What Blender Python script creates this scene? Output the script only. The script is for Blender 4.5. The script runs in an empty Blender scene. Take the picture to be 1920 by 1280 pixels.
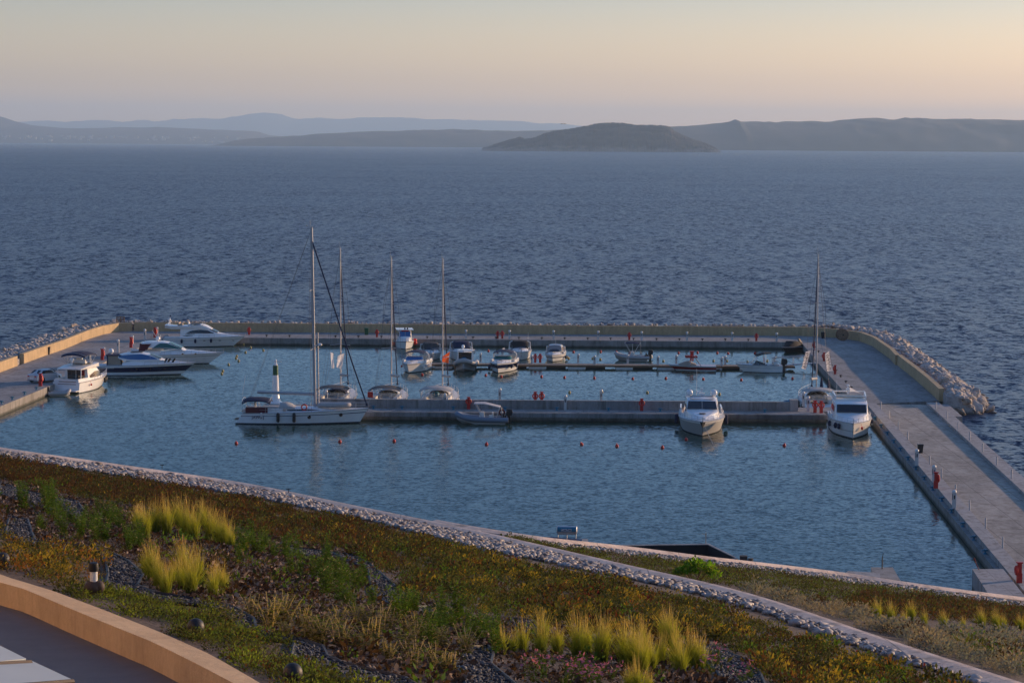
import bpy, math, random
import numpy as np
from mathutils import Vector, Matrix
random.seed(7); RNG=np.random.default_rng(11)
PI=math.pi; rad=math.radians
S=bpy.context.scene; C=S.collection

# ---------------------------------------------------------------- camera
F=4500.; PIT=math.atan(373/4500.); ROL=math.atan(12/1920.); CAMZ=28.
cp,sp=math.cos(PIT),math.sin(PIT); cr,sr=math.cos(ROL),math.sin(ROL)
fw=Vector((0,cp,-sp)); r0=Vector((1,0,0)); u0=Vector((0,sp,cp))
RT=cr*r0+sr*u0; UP=-sr*r0+cr*u0
cam=bpy.data.cameras.new('camera'); co=bpy.data.objects.new('camera',cam); C.objects.link(co)
co.matrix_world=Matrix(((RT.x,UP.x,-fw.x,0),(RT.y,UP.y,-fw.y,0),(RT.z,UP.z,-fw.z,CAMZ),(0,0,0,1)))
cam.sensor_width=36; cam.lens=36*F/1920.; cam.clip_start=.5; cam.clip_end=120000
S.camera=co
# ---------------------------------------------------------------- light
SUN_EL=rad(9.8); SUN_AZ=(math.cos(rad(30)),math.sin(rad(30)))   # direction towards the sun on the ground plane
w=bpy.data.worlds.new('World'); S.world=w; w.use_nodes=True
nt=w.node_tree; bg=nt.nodes['Background']
sky=nt.nodes.new('ShaderNodeTexSky'); sky.sky_type='NISHITA'; sky.sun_disc=False
sky.sun_elevation=SUN_EL; sky.sun_rotation=math.atan2(SUN_AZ[0],SUN_AZ[1])
sky.altitude=30; sky.air_density=1.0; sky.dust_density=1.6; sky.ozone_density=1.6
# evening air: paler and brighter low over the horizon, bluer and darker overhead
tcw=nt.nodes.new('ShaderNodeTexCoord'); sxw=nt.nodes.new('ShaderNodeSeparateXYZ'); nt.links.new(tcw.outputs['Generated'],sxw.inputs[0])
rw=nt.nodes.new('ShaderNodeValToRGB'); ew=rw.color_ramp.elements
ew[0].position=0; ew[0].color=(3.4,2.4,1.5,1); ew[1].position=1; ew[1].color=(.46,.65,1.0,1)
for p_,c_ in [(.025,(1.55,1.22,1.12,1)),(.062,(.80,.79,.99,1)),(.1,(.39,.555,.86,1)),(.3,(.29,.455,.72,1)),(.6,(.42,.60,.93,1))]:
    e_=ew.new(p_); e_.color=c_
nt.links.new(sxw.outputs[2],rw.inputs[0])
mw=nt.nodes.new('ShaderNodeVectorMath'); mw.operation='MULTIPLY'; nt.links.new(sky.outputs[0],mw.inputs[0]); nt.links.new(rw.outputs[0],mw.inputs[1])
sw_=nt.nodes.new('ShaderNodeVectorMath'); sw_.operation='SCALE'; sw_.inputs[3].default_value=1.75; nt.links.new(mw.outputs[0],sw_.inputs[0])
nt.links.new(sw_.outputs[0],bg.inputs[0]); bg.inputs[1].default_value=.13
sl=bpy.data.lights.new('sun','SUN'); sl.energy=5.0; sl.angle=rad(.6); sl.color=(1,.64,.37)
so=bpy.data.objects.new('sun',sl); C.objects.link(so)
td=Vector((SUN_AZ[0]*math.cos(SUN_EL),SUN_AZ[1]*math.cos(SUN_EL),math.sin(SUN_EL)))
so.rotation_euler=td.to_track_quat('Z','Y').to_euler()
vs=S.view_settings; vs.view_transform='Standard'; vs.look='None'; vs.gamma=1; vs.use_curve_mapping=False; vs.exposure=0.0
S.cycles.volume_bounces=1 if hasattr(S,'cycles') else 0

# ---------------------------------------------------------------- geometry helpers
def ray(px,py):
    px=float(px); py=float(py)
    return fw+(px-960)/F*RT+(640-py)/F*UP
def W(px,py,z=0.):
    d=ray(px,py); t=(z-CAMZ)/d.z; return Vector((d.x*t,d.y*t,z))
A0,BX,BY=25.78,-.141,-.131
def gz(x,y): return A0+BX*x+BY*y                 # the sloping garden terrace
def WP(px,py,off=0.):
    d=ray(px,py); t=(A0+off-CAMZ)/(d.z-BX*d.x-BY*d.y); return Vector((d.x*t,d.y*t,CAMZ+d.z*t))
def AT(px,py,y):
    d=ray(px,py); t=y/d.y; return Vector((d.x*t,y,CAMZ+d.z*t))

def tag(o,label=None,cat=None,group=None,kind=None):
    if label: o['label']=label
    if cat: o['category']=cat
    if group: o['group']=group
    if kind: o['kind']=kind
    return o
def thing(name,label,cat,loc=(0,0,0),rz=0,group=None,scale=1):
    o=bpy.data.objects.new(name,None); C.objects.link(o); o.empty_display_size=.3
    o.location=loc; o.rotation_euler=(0,0,rz); o.scale=(scale,)*3
    return tag(o,label,cat,group)
class MB:
    def __init__(s): s.v=[];s.f=[];s.m=[];s.mi=0
    def add(s,vs,fs,mi=None):
        b=len(s.v); s.v+= [tuple(p) for p in vs]; s.f+=[tuple(b+i for i in f) for f in fs]; s.m+=[s.mi if mi is None else mi]*len(fs); return s
    def box(s,x0,x1,y0,y1,z0,z1,mi=None):
        v=[(x,y,z) for z in (z0,z1) for y in (y0,y1) for x in (x0,x1)]
        return s.add(v,[(0,2,3,1),(4,5,7,6),(0,1,5,4),(2,6,7,3),(0,4,6,2),(1,3,7,5)],mi)
    def loft(s,rings,cap=True,closed=True,mi=None):
        n=len(rings[0]); vs=[p for r in rings for p in r]; fs=[]
        for i in range(len(rings)-1):
            for j in range(n if closed else n-1):
                k=(j+1)%n; fs.append((i*n+j,i*n+k,(i+1)*n+k,(i+1)*n+j))
        if cap and closed: fs.append(tuple(range(n-1,-1,-1))); fs.append(tuple((len(rings)-1)*n+j for j in range(n)))
        return s.add(vs,fs,mi)
    def tube(s,pts,r,n=6,r1=None,cap=True,mi=None):
        pts=[Vector(p) for p in pts]; rings=[]
        for i,p in enumerate(pts):
            d=(pts[min(i+1,len(pts)-1)]-pts[max(i-1,0)]).normalized()
            a=d.cross(Vector((0,0,1)));
            if a.length<.05: a=d.cross(Vector((0,1,0)))
            a.normalize(); b=d.cross(a)
            rr=r if r1 is None else r+(r1-r)*i/(len(pts)-1)
            rings.append([p+(a*math.cos(2*PI*k/n)+b*math.sin(2*PI*k/n))*rr for k in range(n)])
        return s.loft(rings,cap,mi=mi)
    def lathe(s,prof,n=14,cx=0,cy=0,cz=0,axis='z',mi=None):
        rings=[]
        for r,h in prof:
            ring=[]
            for k in range(n):
                a=2*PI*k/n; c,d=r*math.cos(a),r*math.sin(a)
                ring.append((cx+c,cy+d,cz+h) if axis=='z' else ((cx+h,cy+c,cz+d) if axis=='x' else (cx+c,cy+h,cz+d)))
            rings.append(ring)
        return s.loft(rings,mi=mi)
    def prism(s,pts,z0,z1,mi=None):
        n=len(pts); a=[(p[0],p[1],z0 if not callable(z0) else z0(*p[:2])) for p in pts]; b=[(p[0],p[1],z1 if not callable(z1) else z1(*p[:2])) for p in pts]
        return s.add(a+b,[tuple(range(n-1,-1,-1)),tuple(range(n,2*n))]+[(i,(i+1)%n,n+(i+1)%n,n+i) for i in range(n)],mi)
    def panel(s,pts,t=.03,mi=None):
        pts=[Vector(p) for p in pts]; nrm=(pts[1]-pts[0]).cross(pts[2]-pts[0]).normalized()*t
        n=len(pts)
        return s.add(pts+[p+nrm for p in pts],[tuple(range(n-1,-1,-1)),tuple(range(n,2*n))]+[(i,(i+1)%n,n+(i+1)%n,n+i) for i in range(n)],mi)
    def torus(s,c,R_,r,n=18,k=6,axis='y',mi=None):
        rings=[]
        for i in range(n):
            a=2*PI*i/n; ring=[]
            for j in range(k):
                b=2*PI*j/k; q=R_+r*math.cos(b); X,Z,Y=q*math.cos(a),q*math.sin(a),r*math.sin(b)
                ring.append((c[0]+X,c[1]+Y,c[2]+Z) if axis=='y' else ((c[0]+Y,c[1]+X,c[2]+Z) if axis=='x' else (c[0]+X,c[1]+Z,c[2]+Y)))
            rings.append(ring)
        rings.append(rings[0]); return s.loft(rings,cap=False,mi=mi)
    def ell(s,c,rx,ry,rz,n=12,k=8,mi=None,zmin=-1):
        rings=[]
        for i in range(k+1):
            t=-PI/2+PI*i/k; z=math.sin(t)
            if z<zmin-1e-6: continue
            q=max(math.cos(t),.02); rings.append([(c[0]+rx*q*math.cos(2*PI*j/n),c[1]+ry*q*math.sin(2*PI*j/n),c[2]+rz*z) for j in range(n)])
        return s.loft(rings,mi=mi)
    def build(s,name,mat,parent=None,smooth=True,ang=35):
        me=bpy.data.meshes.new(name); me.from_pydata(s.v,[],s.f)
        mats=mat if isinstance(mat,(list,tuple)) else [mat]
        for m_ in mats: me.materials.append(m_)
        if len(mats)>1: me.polygons.foreach_set('material_index',s.m)
        me.validate(); me.update()
        import bmesh
        bm=bmesh.new(); bm.from_mesh(me); bmesh.ops.remove_doubles(bm,verts=bm.verts,dist=.0005); bmesh.ops.recalc_face_normals(bm,faces=bm.faces)
        if smooth:
            for e in bm.edges: e.smooth = len(e.link_faces)==2 and e.calc_face_angle(0)<rad(ang)
            for f in bm.faces: f.smooth=True
        bm.to_mesh(me); bm.free()
        o=bpy.data.objects.new(name,me); C.objects.link(o)
        if parent: o.parent=parent
        return o
def rawmesh(name,v,f,mats,mi=None,parent=None,smooth=False):
    """numpy vertices (N,3), faces (M,k) -> object"""
    me=bpy.data.meshes.new(name); k=f.shape[1]
    me.vertices.add(len(v)); me.vertices.foreach_set('co',v.astype(np.float32).ravel())
    me.loops.add(f.size); me.loops.foreach_set('vertex_index',f.astype(np.int32).ravel())
    me.polygons.add(len(f)); me.polygons.foreach_set('loop_start',np.arange(0,f.size,k,dtype=np.int32)); 
    for m_ in mats: me.materials.append(m_)
    if mi is not None: me.polygons.foreach_set('material_index',mi.astype(np.int32))
    if smooth: me.polygons.foreach_set('use_smooth',np.ones(len(f),dtype=bool))
    me.update(); me.validate()
    o=bpy.data.objects.new(name,me); C.objects.link(o)
    if parent: o.parent=parent
    return o
def dup(root,loc,rz=None,scale=None,label=None):
    r=root.copy(); C.objects.link(r); r.location=loc
    if rz is not None: r.rotation_euler=(0,0,rz)
    if scale is not None: r.scale=(scale,)*3 if not isinstance(scale,tuple) else scale
    if label: r['label']=label
    for ch in list(root.children):
        c=ch.copy(); C.objects.link(c); c.parent=r
        for g in ch.children:
            d=g.copy(); C.objects.link(d); d.parent=c
    return r

# ---------------------------------------------------------------- materials
def mat(name,c,r=.5,m=0.,nz=None,bump=None,c2=None,coord='Object',stretch=None,spec=None,alpha=None,trans=None):
    M=bpy.data.materials.new(name); M.use_nodes=True; n=M.node_tree; b=n.nodes['Principled BSDF']
    b.inputs['Base Color'].default_value=(*c,1); b.inputs['Roughness'].default_value=r; b.inputs['Metallic'].default_value=m
    if spec is not None: b.inputs['Specular IOR Level'].default_value=spec
    if trans is not None: b.inputs['Transmission Weight'].default_value=trans
    if alpha is not None: b.inputs['Alpha'].default_value=alpha
    if nz or bump:
        tc=n.nodes.new('ShaderNodeTexCoord'); mp=n.nodes.new('ShaderNodeMapping'); n.links.new(tc.outputs[coord],mp.inputs[0])
        if stretch: mp.inputs['Scale'].default_value=stretch
    if nz:
        t=n.nodes.new('ShaderNodeTexNoise'); t.inputs['Scale'].default_value=nz[0]; t.inputs['Detail'].default_value=6; t.inputs['Roughness'].default_value=.65
        n.links.new(mp.outputs[0],t.inputs[0])
        cr_=n.nodes.new('ShaderNodeValToRGB'); e=cr_.color_ramp.elements; e[0].position=.32; e[1].position=.68
        k=nz[1]; e[0].color=(*[x*(1-k) for x in c],1); e[1].color=(*(c2 if c2 else [min(1,x*(1+k)) for x in c]),1)
        n.links.new(t.outputs[0],cr_.inputs[0]); n.links.new(cr_.outputs[0],b.inputs['Base Color'])
    if bump:
        t=n.nodes.new('ShaderNodeTexNoise'); t.inputs['Scale'].default_value=bump[0]; t.inputs['Detail'].default_value=5
        n.links.new(mp.outputs[0],t.inputs[0])
        bp=n.nodes.new('ShaderNodeBump'); bp.inputs['Distance'].default_value=bump[1]; bp.inputs['Strength'].default_value=1
        n.links.new(t.outputs[0],bp.inputs['Height']); n.links.new(bp.outputs[0],b.inputs['Normal'])
    return M
def concrete(name,c,joint=0,jx=6.,jy=3.,k=.28,stain=True):
    """poured concrete: blotches at three sizes, dark runs and construction joints"""
    M=bpy.data.materials.new(name); M.use_nodes=True; n=M.node_tree; b=n.nodes['Principled BSDF']; b.inputs['Roughness'].default_value=.85
    g=n.nodes.new('ShaderNodeNewGeometry')
    def noise(sc,st,det=6):
        mp=n.nodes.new('ShaderNodeMapping'); mp.inputs['Scale'].default_value=st; n.links.new(g.outputs['Position'],mp.inputs[0])
        t=n.nodes.new('ShaderNodeTexNoise'); t.inputs['Scale'].default_value=sc; t.inputs['Detail'].default_value=det; t.inputs['Roughness'].default_value=.7
        n.links.new(mp.outputs[0],t.inputs[0]); return t.outputs[0]
    def ramp(src,a,b_,ca,cb):
        r_=n.nodes.new('ShaderNodeValToRGB'); e=r_.color_ramp.elements; e[0].position=a; e[1].position=b_; e[0].color=(*ca,1); e[1].color=(*cb,1); n.links.new(src,r_.inputs[0]); return r_.outputs[0]
    def mul(a,b_):
        m_=n.nodes.new('ShaderNodeMix'); m_.data_type='RGBA'; m_.blend_type='MULTIPLY'; m_.inputs[0].default_value=1; n.links.new(a,m_.inputs[6]); n.links.new(b_,m_.inputs[7]); return m_.outputs[2]
    col=ramp(noise(.35,(1,.4,1)),.3,.7,[x*(1-k) for x in c],[x*(1+k) for x in c])
    col=mul(col,ramp(noise(2.2,(1,.5,.3)),.3,.62,(.78,.76,.74),(1.04,1.03,1.02)))
    col=mul(col,ramp(noise(14,(1,1,.4),3),.25,.75,(.86,.86,.86),(1.08,1.08,1.08)))
    if stain: col=mul(col,ramp(noise(1.3,(1,1,.08)),.36,.5,(.62,.6,.57),(1,1,1)))
    if joint:
        br=n.nodes.new('ShaderNodeTexBrick'); br.offset=0; br.inputs['Color1'].default_value=br.inputs['Color2'].default_value=(1,1,1,1); br.inputs['Mortar'].default_value=(.5,.5,.5,1)
        br.inputs['Color2'].default_value=(.9,.9,.9,1)
        br.inputs['Scale'].default_value=1; br.inputs['Mortar Size'].default_value=joint; br.inputs['Brick Width'].default_value=jx; br.inputs['Row Height'].default_value=jy
        n.links.new(g.outputs['Position'],br.inputs[0]); col=mul(col,br.outputs[0])
    sz=n.nodes.new('ShaderNodeSeparateXYZ'); n.links.new(g.outputs['Position'],sz.inputs[0])
    az=n.nodes.new('ShaderNodeMath'); az.operation='MULTIPLY_ADD'; az.inputs[1].default_value=.35; n.links.new(noise(1.1,(1,1,1)),az.inputs[0]); n.links.new(sz.outputs[2],az.inputs[2])
    col=mul(col,ramp(az.outputs[0],.28,.52,(.22,.24,.2),(1,1,1)))      # weed and damp left by the water
    n.links.new(col,b.inputs['Base Color'])
    bp=n.nodes.new('ShaderNodeBump'); bp.inputs['Distance'].default_value=.02; n.links.new(noise(9,(1,1,1)),bp.inputs['Height']); n.links.new(bp.outputs[0],b.inputs['Normal'])
    return M
M={}
M['quay_top']=concrete('quay paving concrete',(.32,.31,.30),.02,7.3,4.1)
M['quay_face']=concrete('quay face concrete',(.30,.285,.265))
M['road']=concrete('brushed road concrete',(.40,.36,.31),.035,2.6,6.,.32)
M['kerb']=concrete('pale kerb concrete',(.40,.385,.375),.012,3.,2.6,.1)
M['wall']=concrete('ochre rendered sea wall',(.51,.37,.205),0,k=.1,stain=False)
M['pier_wall']=concrete('pier wall concrete',(.30,.295,.29),.02,3.2,40.)
M['timber']=mat('weathered deck boards',(.24,.18,.13),.8,nz=(3,.35),stretch=(8,1,1))
M['white']=mat('gloss white gelcoat',(.88,.87,.84),.22,nz=(1.5,.05))
M['offwhite']=mat('off white deck paint',(.70,.69,.66),.45,nz=(3,.12))
M['cream']=mat('cream vinyl',(.62,.54,.42),.6,nz=(4,.15))
M['navy']=mat('navy gelcoat',(.012,.018,.06),.2)
M['blackp']=mat('black rubber',(.012,.012,.014),.55)
M['antifoul']=mat('dark bottom paint',(.015,.02,.03),.7)
M['glass']=mat('dark tinted glass',(.012,.016,.022),.06,spec=.9)
M['blueglass']=mat('blue tinted glass',(.02,.12,.33),.1,spec=.9)
M['greenglass']=mat('green tinted glass',(.03,.13,.11),.1,spec=.8)
M['steel']=mat('polished steel',(.55,.55,.55),.4,.35)
M['alu']=mat('anodised aluminium',(.42,.42,.43),.5,.2)
M['navycan']=mat('navy canvas',(.012,.02,.06),.85,bump=(8,.02))
M['blackcan']=mat('black canvas',(.012,.012,.014),.85,bump=(5,.03))
M['greycan']=mat('charcoal grey canvas',(.055,.055,.055),.85,bump=(5,.03))
M['tancan']=mat('tan canvas',(.36,.29,.22),.85,bump=(5,.03))
M['palecan']=mat('pale grey canvas',(.42,.41,.39),.85,bump=(5,.03))
M['clearcan']=mat('clear vinyl window',(.30,.27,.26),.15,spec=.7)
M['maroon']=mat('maroon canvas',(.10,.012,.02),.8,bump=(5,.02))
M['red']=mat('red painted steel',(.50,.015,.012),.4,nz=(5,.15))
M['redstripe']=mat('dark red gelcoat',(.22,.012,.014),.25)
M['redpl']=mat('red plastic float',(.60,.02,.012),.45)
M['yelpl']=mat('faded yellow float',(.42,.33,.12),.6)
M['orange']=mat('orange cloth',(.75,.13,.03),.8)
M['whitecl']=mat('white cloth',(.85,.83,.82),.8)
M['grey']=mat('grey hypalon tube',(.19,.23,.29),.55)
M['lightgrey']=mat('pale grey hypalon tube',(.42,.40,.38),.55)
M['bluepaint']=mat('turquoise painted iron',(.02,.17,.26),.4)
M['teak']=mat('teak boards',(.20,.11,.055),.65,nz=(6,.3),stretch=(1,8,1))
M['darkint']=mat('plain dark brown',(.05,.03,.022),.7)  # dark brown of cockpit soles, table rails and legs
M['wood']=mat('old reel timber',(.23,.14,.085),.85,nz=(5,.4))
M['greenpaint']=mat('green band paint',(.01,.09,.035),.5)
M['carpaint']=mat('silver white car paint',(.60,.60,.60),.25,.2)
M['ink']=mat('navy lettering',(.02,.02,.08),.7)
M['palecan2']=mat('pale grey powder coat',(.55,.54,.52),.5)
M['wire']=mat('rigging wire',(.10,.10,.11),.6)
for k_ in ('whitecl','orange'):
    n=M[k_].node_tree; t_=n.nodes.new('ShaderNodeBsdfTranslucent'); t_.inputs[0].default_value=n.nodes['Principled BSDF'].inputs['Base Color'].default_value; x_=n.nodes.new('ShaderNodeMixShader'); x_.inputs[0].default_value=.5
    n.links.new(n.nodes['Principled BSDF'].outputs[0],x_.inputs[1]); n.links.new(t_.outputs[0],x_.inputs[2]); n.links.new(x_.outputs[0],n.nodes['Material Output'].inputs['Surface'])
def rock_mat(name,a,b_):
    m_=mat(name,a,.9,nz=(1.6,.2),c2=b_,bump=(4,.06)); n=m_.node_tree; p_=n.nodes['Principled BSDF']; src=p_.inputs['Base Color'].links[0].from_socket
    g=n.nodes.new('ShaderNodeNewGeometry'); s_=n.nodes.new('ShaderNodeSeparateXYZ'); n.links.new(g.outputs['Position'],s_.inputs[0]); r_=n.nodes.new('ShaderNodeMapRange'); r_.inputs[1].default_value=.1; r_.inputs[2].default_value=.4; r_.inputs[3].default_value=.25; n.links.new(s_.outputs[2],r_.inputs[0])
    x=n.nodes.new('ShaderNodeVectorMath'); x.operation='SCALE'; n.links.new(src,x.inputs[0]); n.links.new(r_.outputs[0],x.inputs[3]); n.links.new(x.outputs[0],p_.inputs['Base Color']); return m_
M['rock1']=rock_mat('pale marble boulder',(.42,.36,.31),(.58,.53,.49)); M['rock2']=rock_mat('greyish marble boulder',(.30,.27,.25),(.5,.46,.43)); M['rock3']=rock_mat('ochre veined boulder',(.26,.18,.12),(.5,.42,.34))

# ---------------------------------------------------------------- water
def water_mat():
    Mx=bpy.data.materials.new('sea water'); Mx.use_nodes=True; n=Mx.node_tree; b=n.nodes['Principled BSDF']
    L=n.links; N=n.nodes.new
    b.inputs['IOR'].default_value=1.333
    g=N('ShaderNodeNewGeometry'); sx=N('ShaderNodeSeparateXYZ'); L.new(g.outputs['Position'],sx.inputs[0])
    def mr(src,a,b_,c,d):
        m=N('ShaderNodeMapRange'); m.interpolation_type='SMOOTHSTEP'; m.inputs[1].default_value=a; m.inputs[2].default_value=b_; m.inputs[3].default_value=c; m.inputs[4].default_value=d
        L.new(src,m.inputs[0]); return m.outputs[0]
    def math_(op,a,b_):
        m=N('ShaderNodeMath'); m.operation=op
        for i,x in enumerate((a,b_)):
            if isinstance(x,(int,float)): m.inputs[i].default_value=x
            else: L.new(x,m.inputs[i])
        return m.outputs[0]
    # sheltered basin: x -60..44 and y < 335
    inb=math_('MULTIPLY',math_('MULTIPLY',mr(sx.outputs[1],328,340,1,0),mr(sx.outputs[0],38,42,1,0)),mr(sx.outputs[0],-58,-50,0,1))
    amp=math_('SUBTRACT',1.9,math_('MULTIPLY',inb,1.33))
    tot=None
    def layer(sc,st,a,rot,far=None):
        nonlocal tot
        mp=N('ShaderNodeMapping'); mp.inputs['Scale'].default_value=st; mp.inputs['Rotation'].default_value=(0,0,rad(rot)); L.new(g.outputs['Position'],mp.inputs[0])
        t=N('ShaderNodeTexNoise'); t.inputs['Scale'].default_value=sc; t.inputs['Detail'].default_value=2.5; t.inputs['Roughness'].default_value=.55; L.new(mp.outputs[0],t.inputs[0])
        s=N('ShaderNodeVectorMath'); s.operation='SUBTRACT'; s.inputs[1].default_value=(.5,.5,.5); L.new(t.outputs['Color'],s.inputs[0])
        k=N('ShaderNodeVectorMath'); k.operation='SCALE'; L.new(s.outputs[0],k.inputs[0])
        if far is None: k.inputs[3].default_value=a
        else: L.new(math_('MULTIPLY',far,a),k.inputs[3])
        if tot is None: tot=k.outputs[0]
        else:
            ad=N('ShaderNodeVectorMath'); L.new(tot,ad.inputs[0]); L.new(k.outputs[0],ad.inputs[1]); tot=ad.outputs[0]
    out=math_('SUBTRACT',1.0,inb)
    layer(3.6,(1.,1.25,1),.9,25)
    layer(1.5,(1.1,1.25,1),1.2,8,math_('SUBTRACT',1.0,math_('MULTIPLY',inb,.45)))
    layer(.55,(1.3,1.15,1),1.2,-6,math_('ADD',math_('MULTIPLY',out,.85),.15))
    layer(.2,(3.2,1.,1),.5,5,out)
    layer(.07,(5.5,.9,1),.38,-3,out)
    # wind patches change how steep the ripples are
    wp=N('ShaderNodeTexNoise'); wp.inputs['Scale'].default_value=.012; wp.inputs['Detail'].default_value=4; mp=N('ShaderNodeMapping'); mp.inputs['Scale'].default_value=(.5,.6,1); L.new(g.outputs['Position'],mp.inputs[0]); L.new(mp.outputs[0],wp.inputs[0])
    amp=math_('MULTIPLY',amp,mr(wp.outputs[0],.32,.68,.76,1.26))
    k=N('ShaderNodeVectorMath'); k.operation='SCALE'; L.new(tot,k.inputs[0]); L.new(amp,k.inputs[3])
    # wave backs are hidden by the wave in front at these low angles: flatten the slopes that face out to sea
    sn=N('ShaderNodeSeparateXYZ'); L.new(k.outputs[0],sn.inputs[0]); yy=math_('SUBTRACT',math_('MINIMUM',sn.outputs[1],math_('MULTIPLY',sn.outputs[1],.15)),math_('MULTIPLY',inb,.036))
    cn=N('ShaderNodeCombineXYZ'); L.new(math_('MULTIPLY',sn.outputs[0],.5),cn.inputs[0]); L.new(yy,cn.inputs[1])
    m=N('ShaderNodeVectorMath'); m.operation='MULTIPLY'; m.inputs[1].default_value=(1,1,0); L.new(cn.outputs[0],m.inputs[0])
    a=N('ShaderNodeVectorMath'); a.inputs[1].default_value=(0,0,1); L.new(m.outputs[0],a.inputs[0])
    nn=N('ShaderNodeVectorMath'); nn.operation='NORMALIZE'; L.new(a.outputs[0],nn.inputs[0]); L.new(nn.outputs[0],b.inputs['Normal'])
    L.new(math_('ADD',math_('MULTIPLY',out,.22),.08),b.inputs['Roughness'])
    mx=N('ShaderNodeMix'); mx.data_type='RGBA'; L.new(inb,mx.inputs[0]); mx.inputs[6].default_value=(.002,.018,.06,1); mx.inputs[7].default_value=(.022,.052,.034,1)
    L.new(mx.outputs[2],b.inputs['Base Color'])
    return Mx
mb=MB(); mb.add([(-45000,-300,0),(45000,-300,0),(45000,60000,0),(-45000,60000,0)],[(0,1,2,3)])
tag(mb.build('sea',water_mat(),smooth=False),kind='structure')
mb=MB(); mb.box(-45000,45000,-300,60000,-14,-12); tag(mb.build('seabed',mat('sea bed',(.1,.1,.08),.9),smooth=False),kind='structure')

# ---------------------------------------------------------------- far coasts
def ridge(name,dist,pts,depth,seed,m_,nx=260,tree=0.,kind='structure',ny=26,noise=.16):
    rs=np.random.default_rng(seed)
    px=np.array([p[0] for p in pts],float); py=np.array([p[1] for p in pts],float)
    X=[];Hh=[]
    for x,y in zip(px,py):
        p=AT(x,y,dist+depth*.5); X.append(p.x); Hh.append(max(p.z,0))
    xs=np.linspace(X[0],X[-1],nx); hs=np.interp(xs,X,Hh)
    ph=rs.uniform(0,6.28,40); fr=np.exp(rs.uniform(math.log(2*PI/(depth*2.5)),math.log(2*PI/(depth*.06)),40)); an=rs.uniform(0,PI,40)
    v=[];hmax=max(Hh)
    for j in range(ny):
        t=j/(ny-1)
        env=math.sin(PI*min(t,.5))**.8 if t<=.5 else math.cos(PI*(t-.5))**.8
        yy=dist+depth*t
        n_=sum(np.sin((xs*np.cos(a)+yy*np.sin(a))*f+p)*(.25*(2*PI/(depth*2.5)/f)**.45) for a,f,p in zip(an,fr,ph))/2.0
        h=hs*env*(1-noise*(1-abs(2*t-1)**2*0)*(.0 if abs(t-.5)<.02 else 1)*np.abs(n_)*1.6)
        sh=depth*.05*n_*(1-t)      # wavy shoreline
        if tree: h=h+np.where(h>3,rs.uniform(-tree,tree,nx),0)
        h=np.where(hs<1,-1,h) if 0<j<ny-1 else h*0-2.
        v.append(np.stack([xs,yy+sh*(hs>1),h],1))
    V=np.concatenate(v); f=[]
    i=np.arange(nx-1)
    for j in range(ny-1):
        a=j*nx+i; f.append(np.stack([a,a+1,a+nx+1,a+nx],1))
    return tag(rawmesh(name,V,np.concatenate(f),[m_],smooth=not tree),kind=kind)
def land(name,a,b_,sc): return mat(name,a,.95,nz=(sc,.3),c2=b_,coord='Object')
LM=land('wooded hillside',(.030,.030,.045),(.065,.058,.062),.003)
ridge('far_mountains',33000,[(-60,231),(40,228.5),(90,225),(125,227.5),(155,223.5),(200,224),(232,228.5),(268,224),(295,227.5),(350,220),(400,221),(435,218),(465,214),(495,211),(525,213.5),(555,221.5),(595,220),(675,220),(775,219.5),(825,222.5),(900,225),(960,226),(1040,231),(1090,236),(1160,244),(1220,258)],5000,1,LM)
ridge('peninsula_hills',17500,[(-60,205),(0,219.5),(20,226),(45,233),(90,236),(130,237.5),(220,236.5),(290,238),(400,243),(460,244),(475,245),(495,252),(520,255),(570,261),(640,267)],3000,2,LM)
ridge('middle_ridge',12600,[(420,271),(450,262),(520,256),(560,254),(600,250),(700,246),(800,243),(840,242),(900,242.5),(960,244.5),(1060,243),(1120,250),(1200,268)],1400,3,LM)
ridge('right_ridge',10200,[(1000,270),(1040,246),(1075,239),(1150,240),(1255,234),(1300,232),(1350,229),(1365,227),(1375,223),(1386,227),(1450,227.5),(1500,226),(1560,224),(1600,220.5),(1630,219),(1700,220),(1760,223),(1850,222),(1920,221),(2050,224)],1600,4,LM,nx=420)
IM=land('island scrub',(.018,.02,.018),(.075,.06,.05),.02)
n=IM.node_tree; p_=n.nodes['Principled BSDF']; src=p_.inputs['Base Color'].links[0].from_socket; g_=n.nodes.new('ShaderNodeNewGeometry'); s_=n.nodes.new('ShaderNodeSeparateXYZ'); n.links.new(g_.outputs['Position'],s_.inputs[0])
t_=n.nodes.new('ShaderNodeTexNoise'); t_.inputs['Scale'].default_value=.03; n.links.new(g_.outputs['Position'],t_.inputs[0]); ma=n.nodes.new('ShaderNodeMath'); ma.operation='MULTIPLY_ADD'; ma.inputs[1].default_value=-34; n.links.new(t_.outputs[0],ma.inputs[0]); n.links.new(s_.outputs[2],ma.inputs[2])
r_=n.nodes.new('ShaderNodeMapRange'); r_.inputs[1].default_value=-14; r_.inputs[2].default_value=0; r_.inputs[3].default_value=1; r_.inputs[4].default_value=0; n.links.new(ma.outputs[0],r_.inputs[0])
x_=n.nodes.new('ShaderNodeMix'); x_.data_type='RGBA'; x_.inputs[7].default_value=(.24,.20,.17,1); n.links.new(r_.outputs[0],x_.inputs[0]); n.links.new(src,x_.inputs[6]); n.links.new(x_.outputs[2],p_.inputs['Base Color'])
ridge('island',7600,[(905,277.5),(917,274.5),(930,270),(950,264),(975,257),(984,261),(1000,259),(1020,251),(1040,245.5),(1075,241),(1100,236),(1120,232),(1140,230.5),(1165,230.5),(1190,234.5),(1240,235),(1255,238),(1270,249),(1300,262),(1325,269.5),(1337,277)],620,5,IM,nx=500,tree=2.5,ny=40,noise=.22)
mb=MB()
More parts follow.
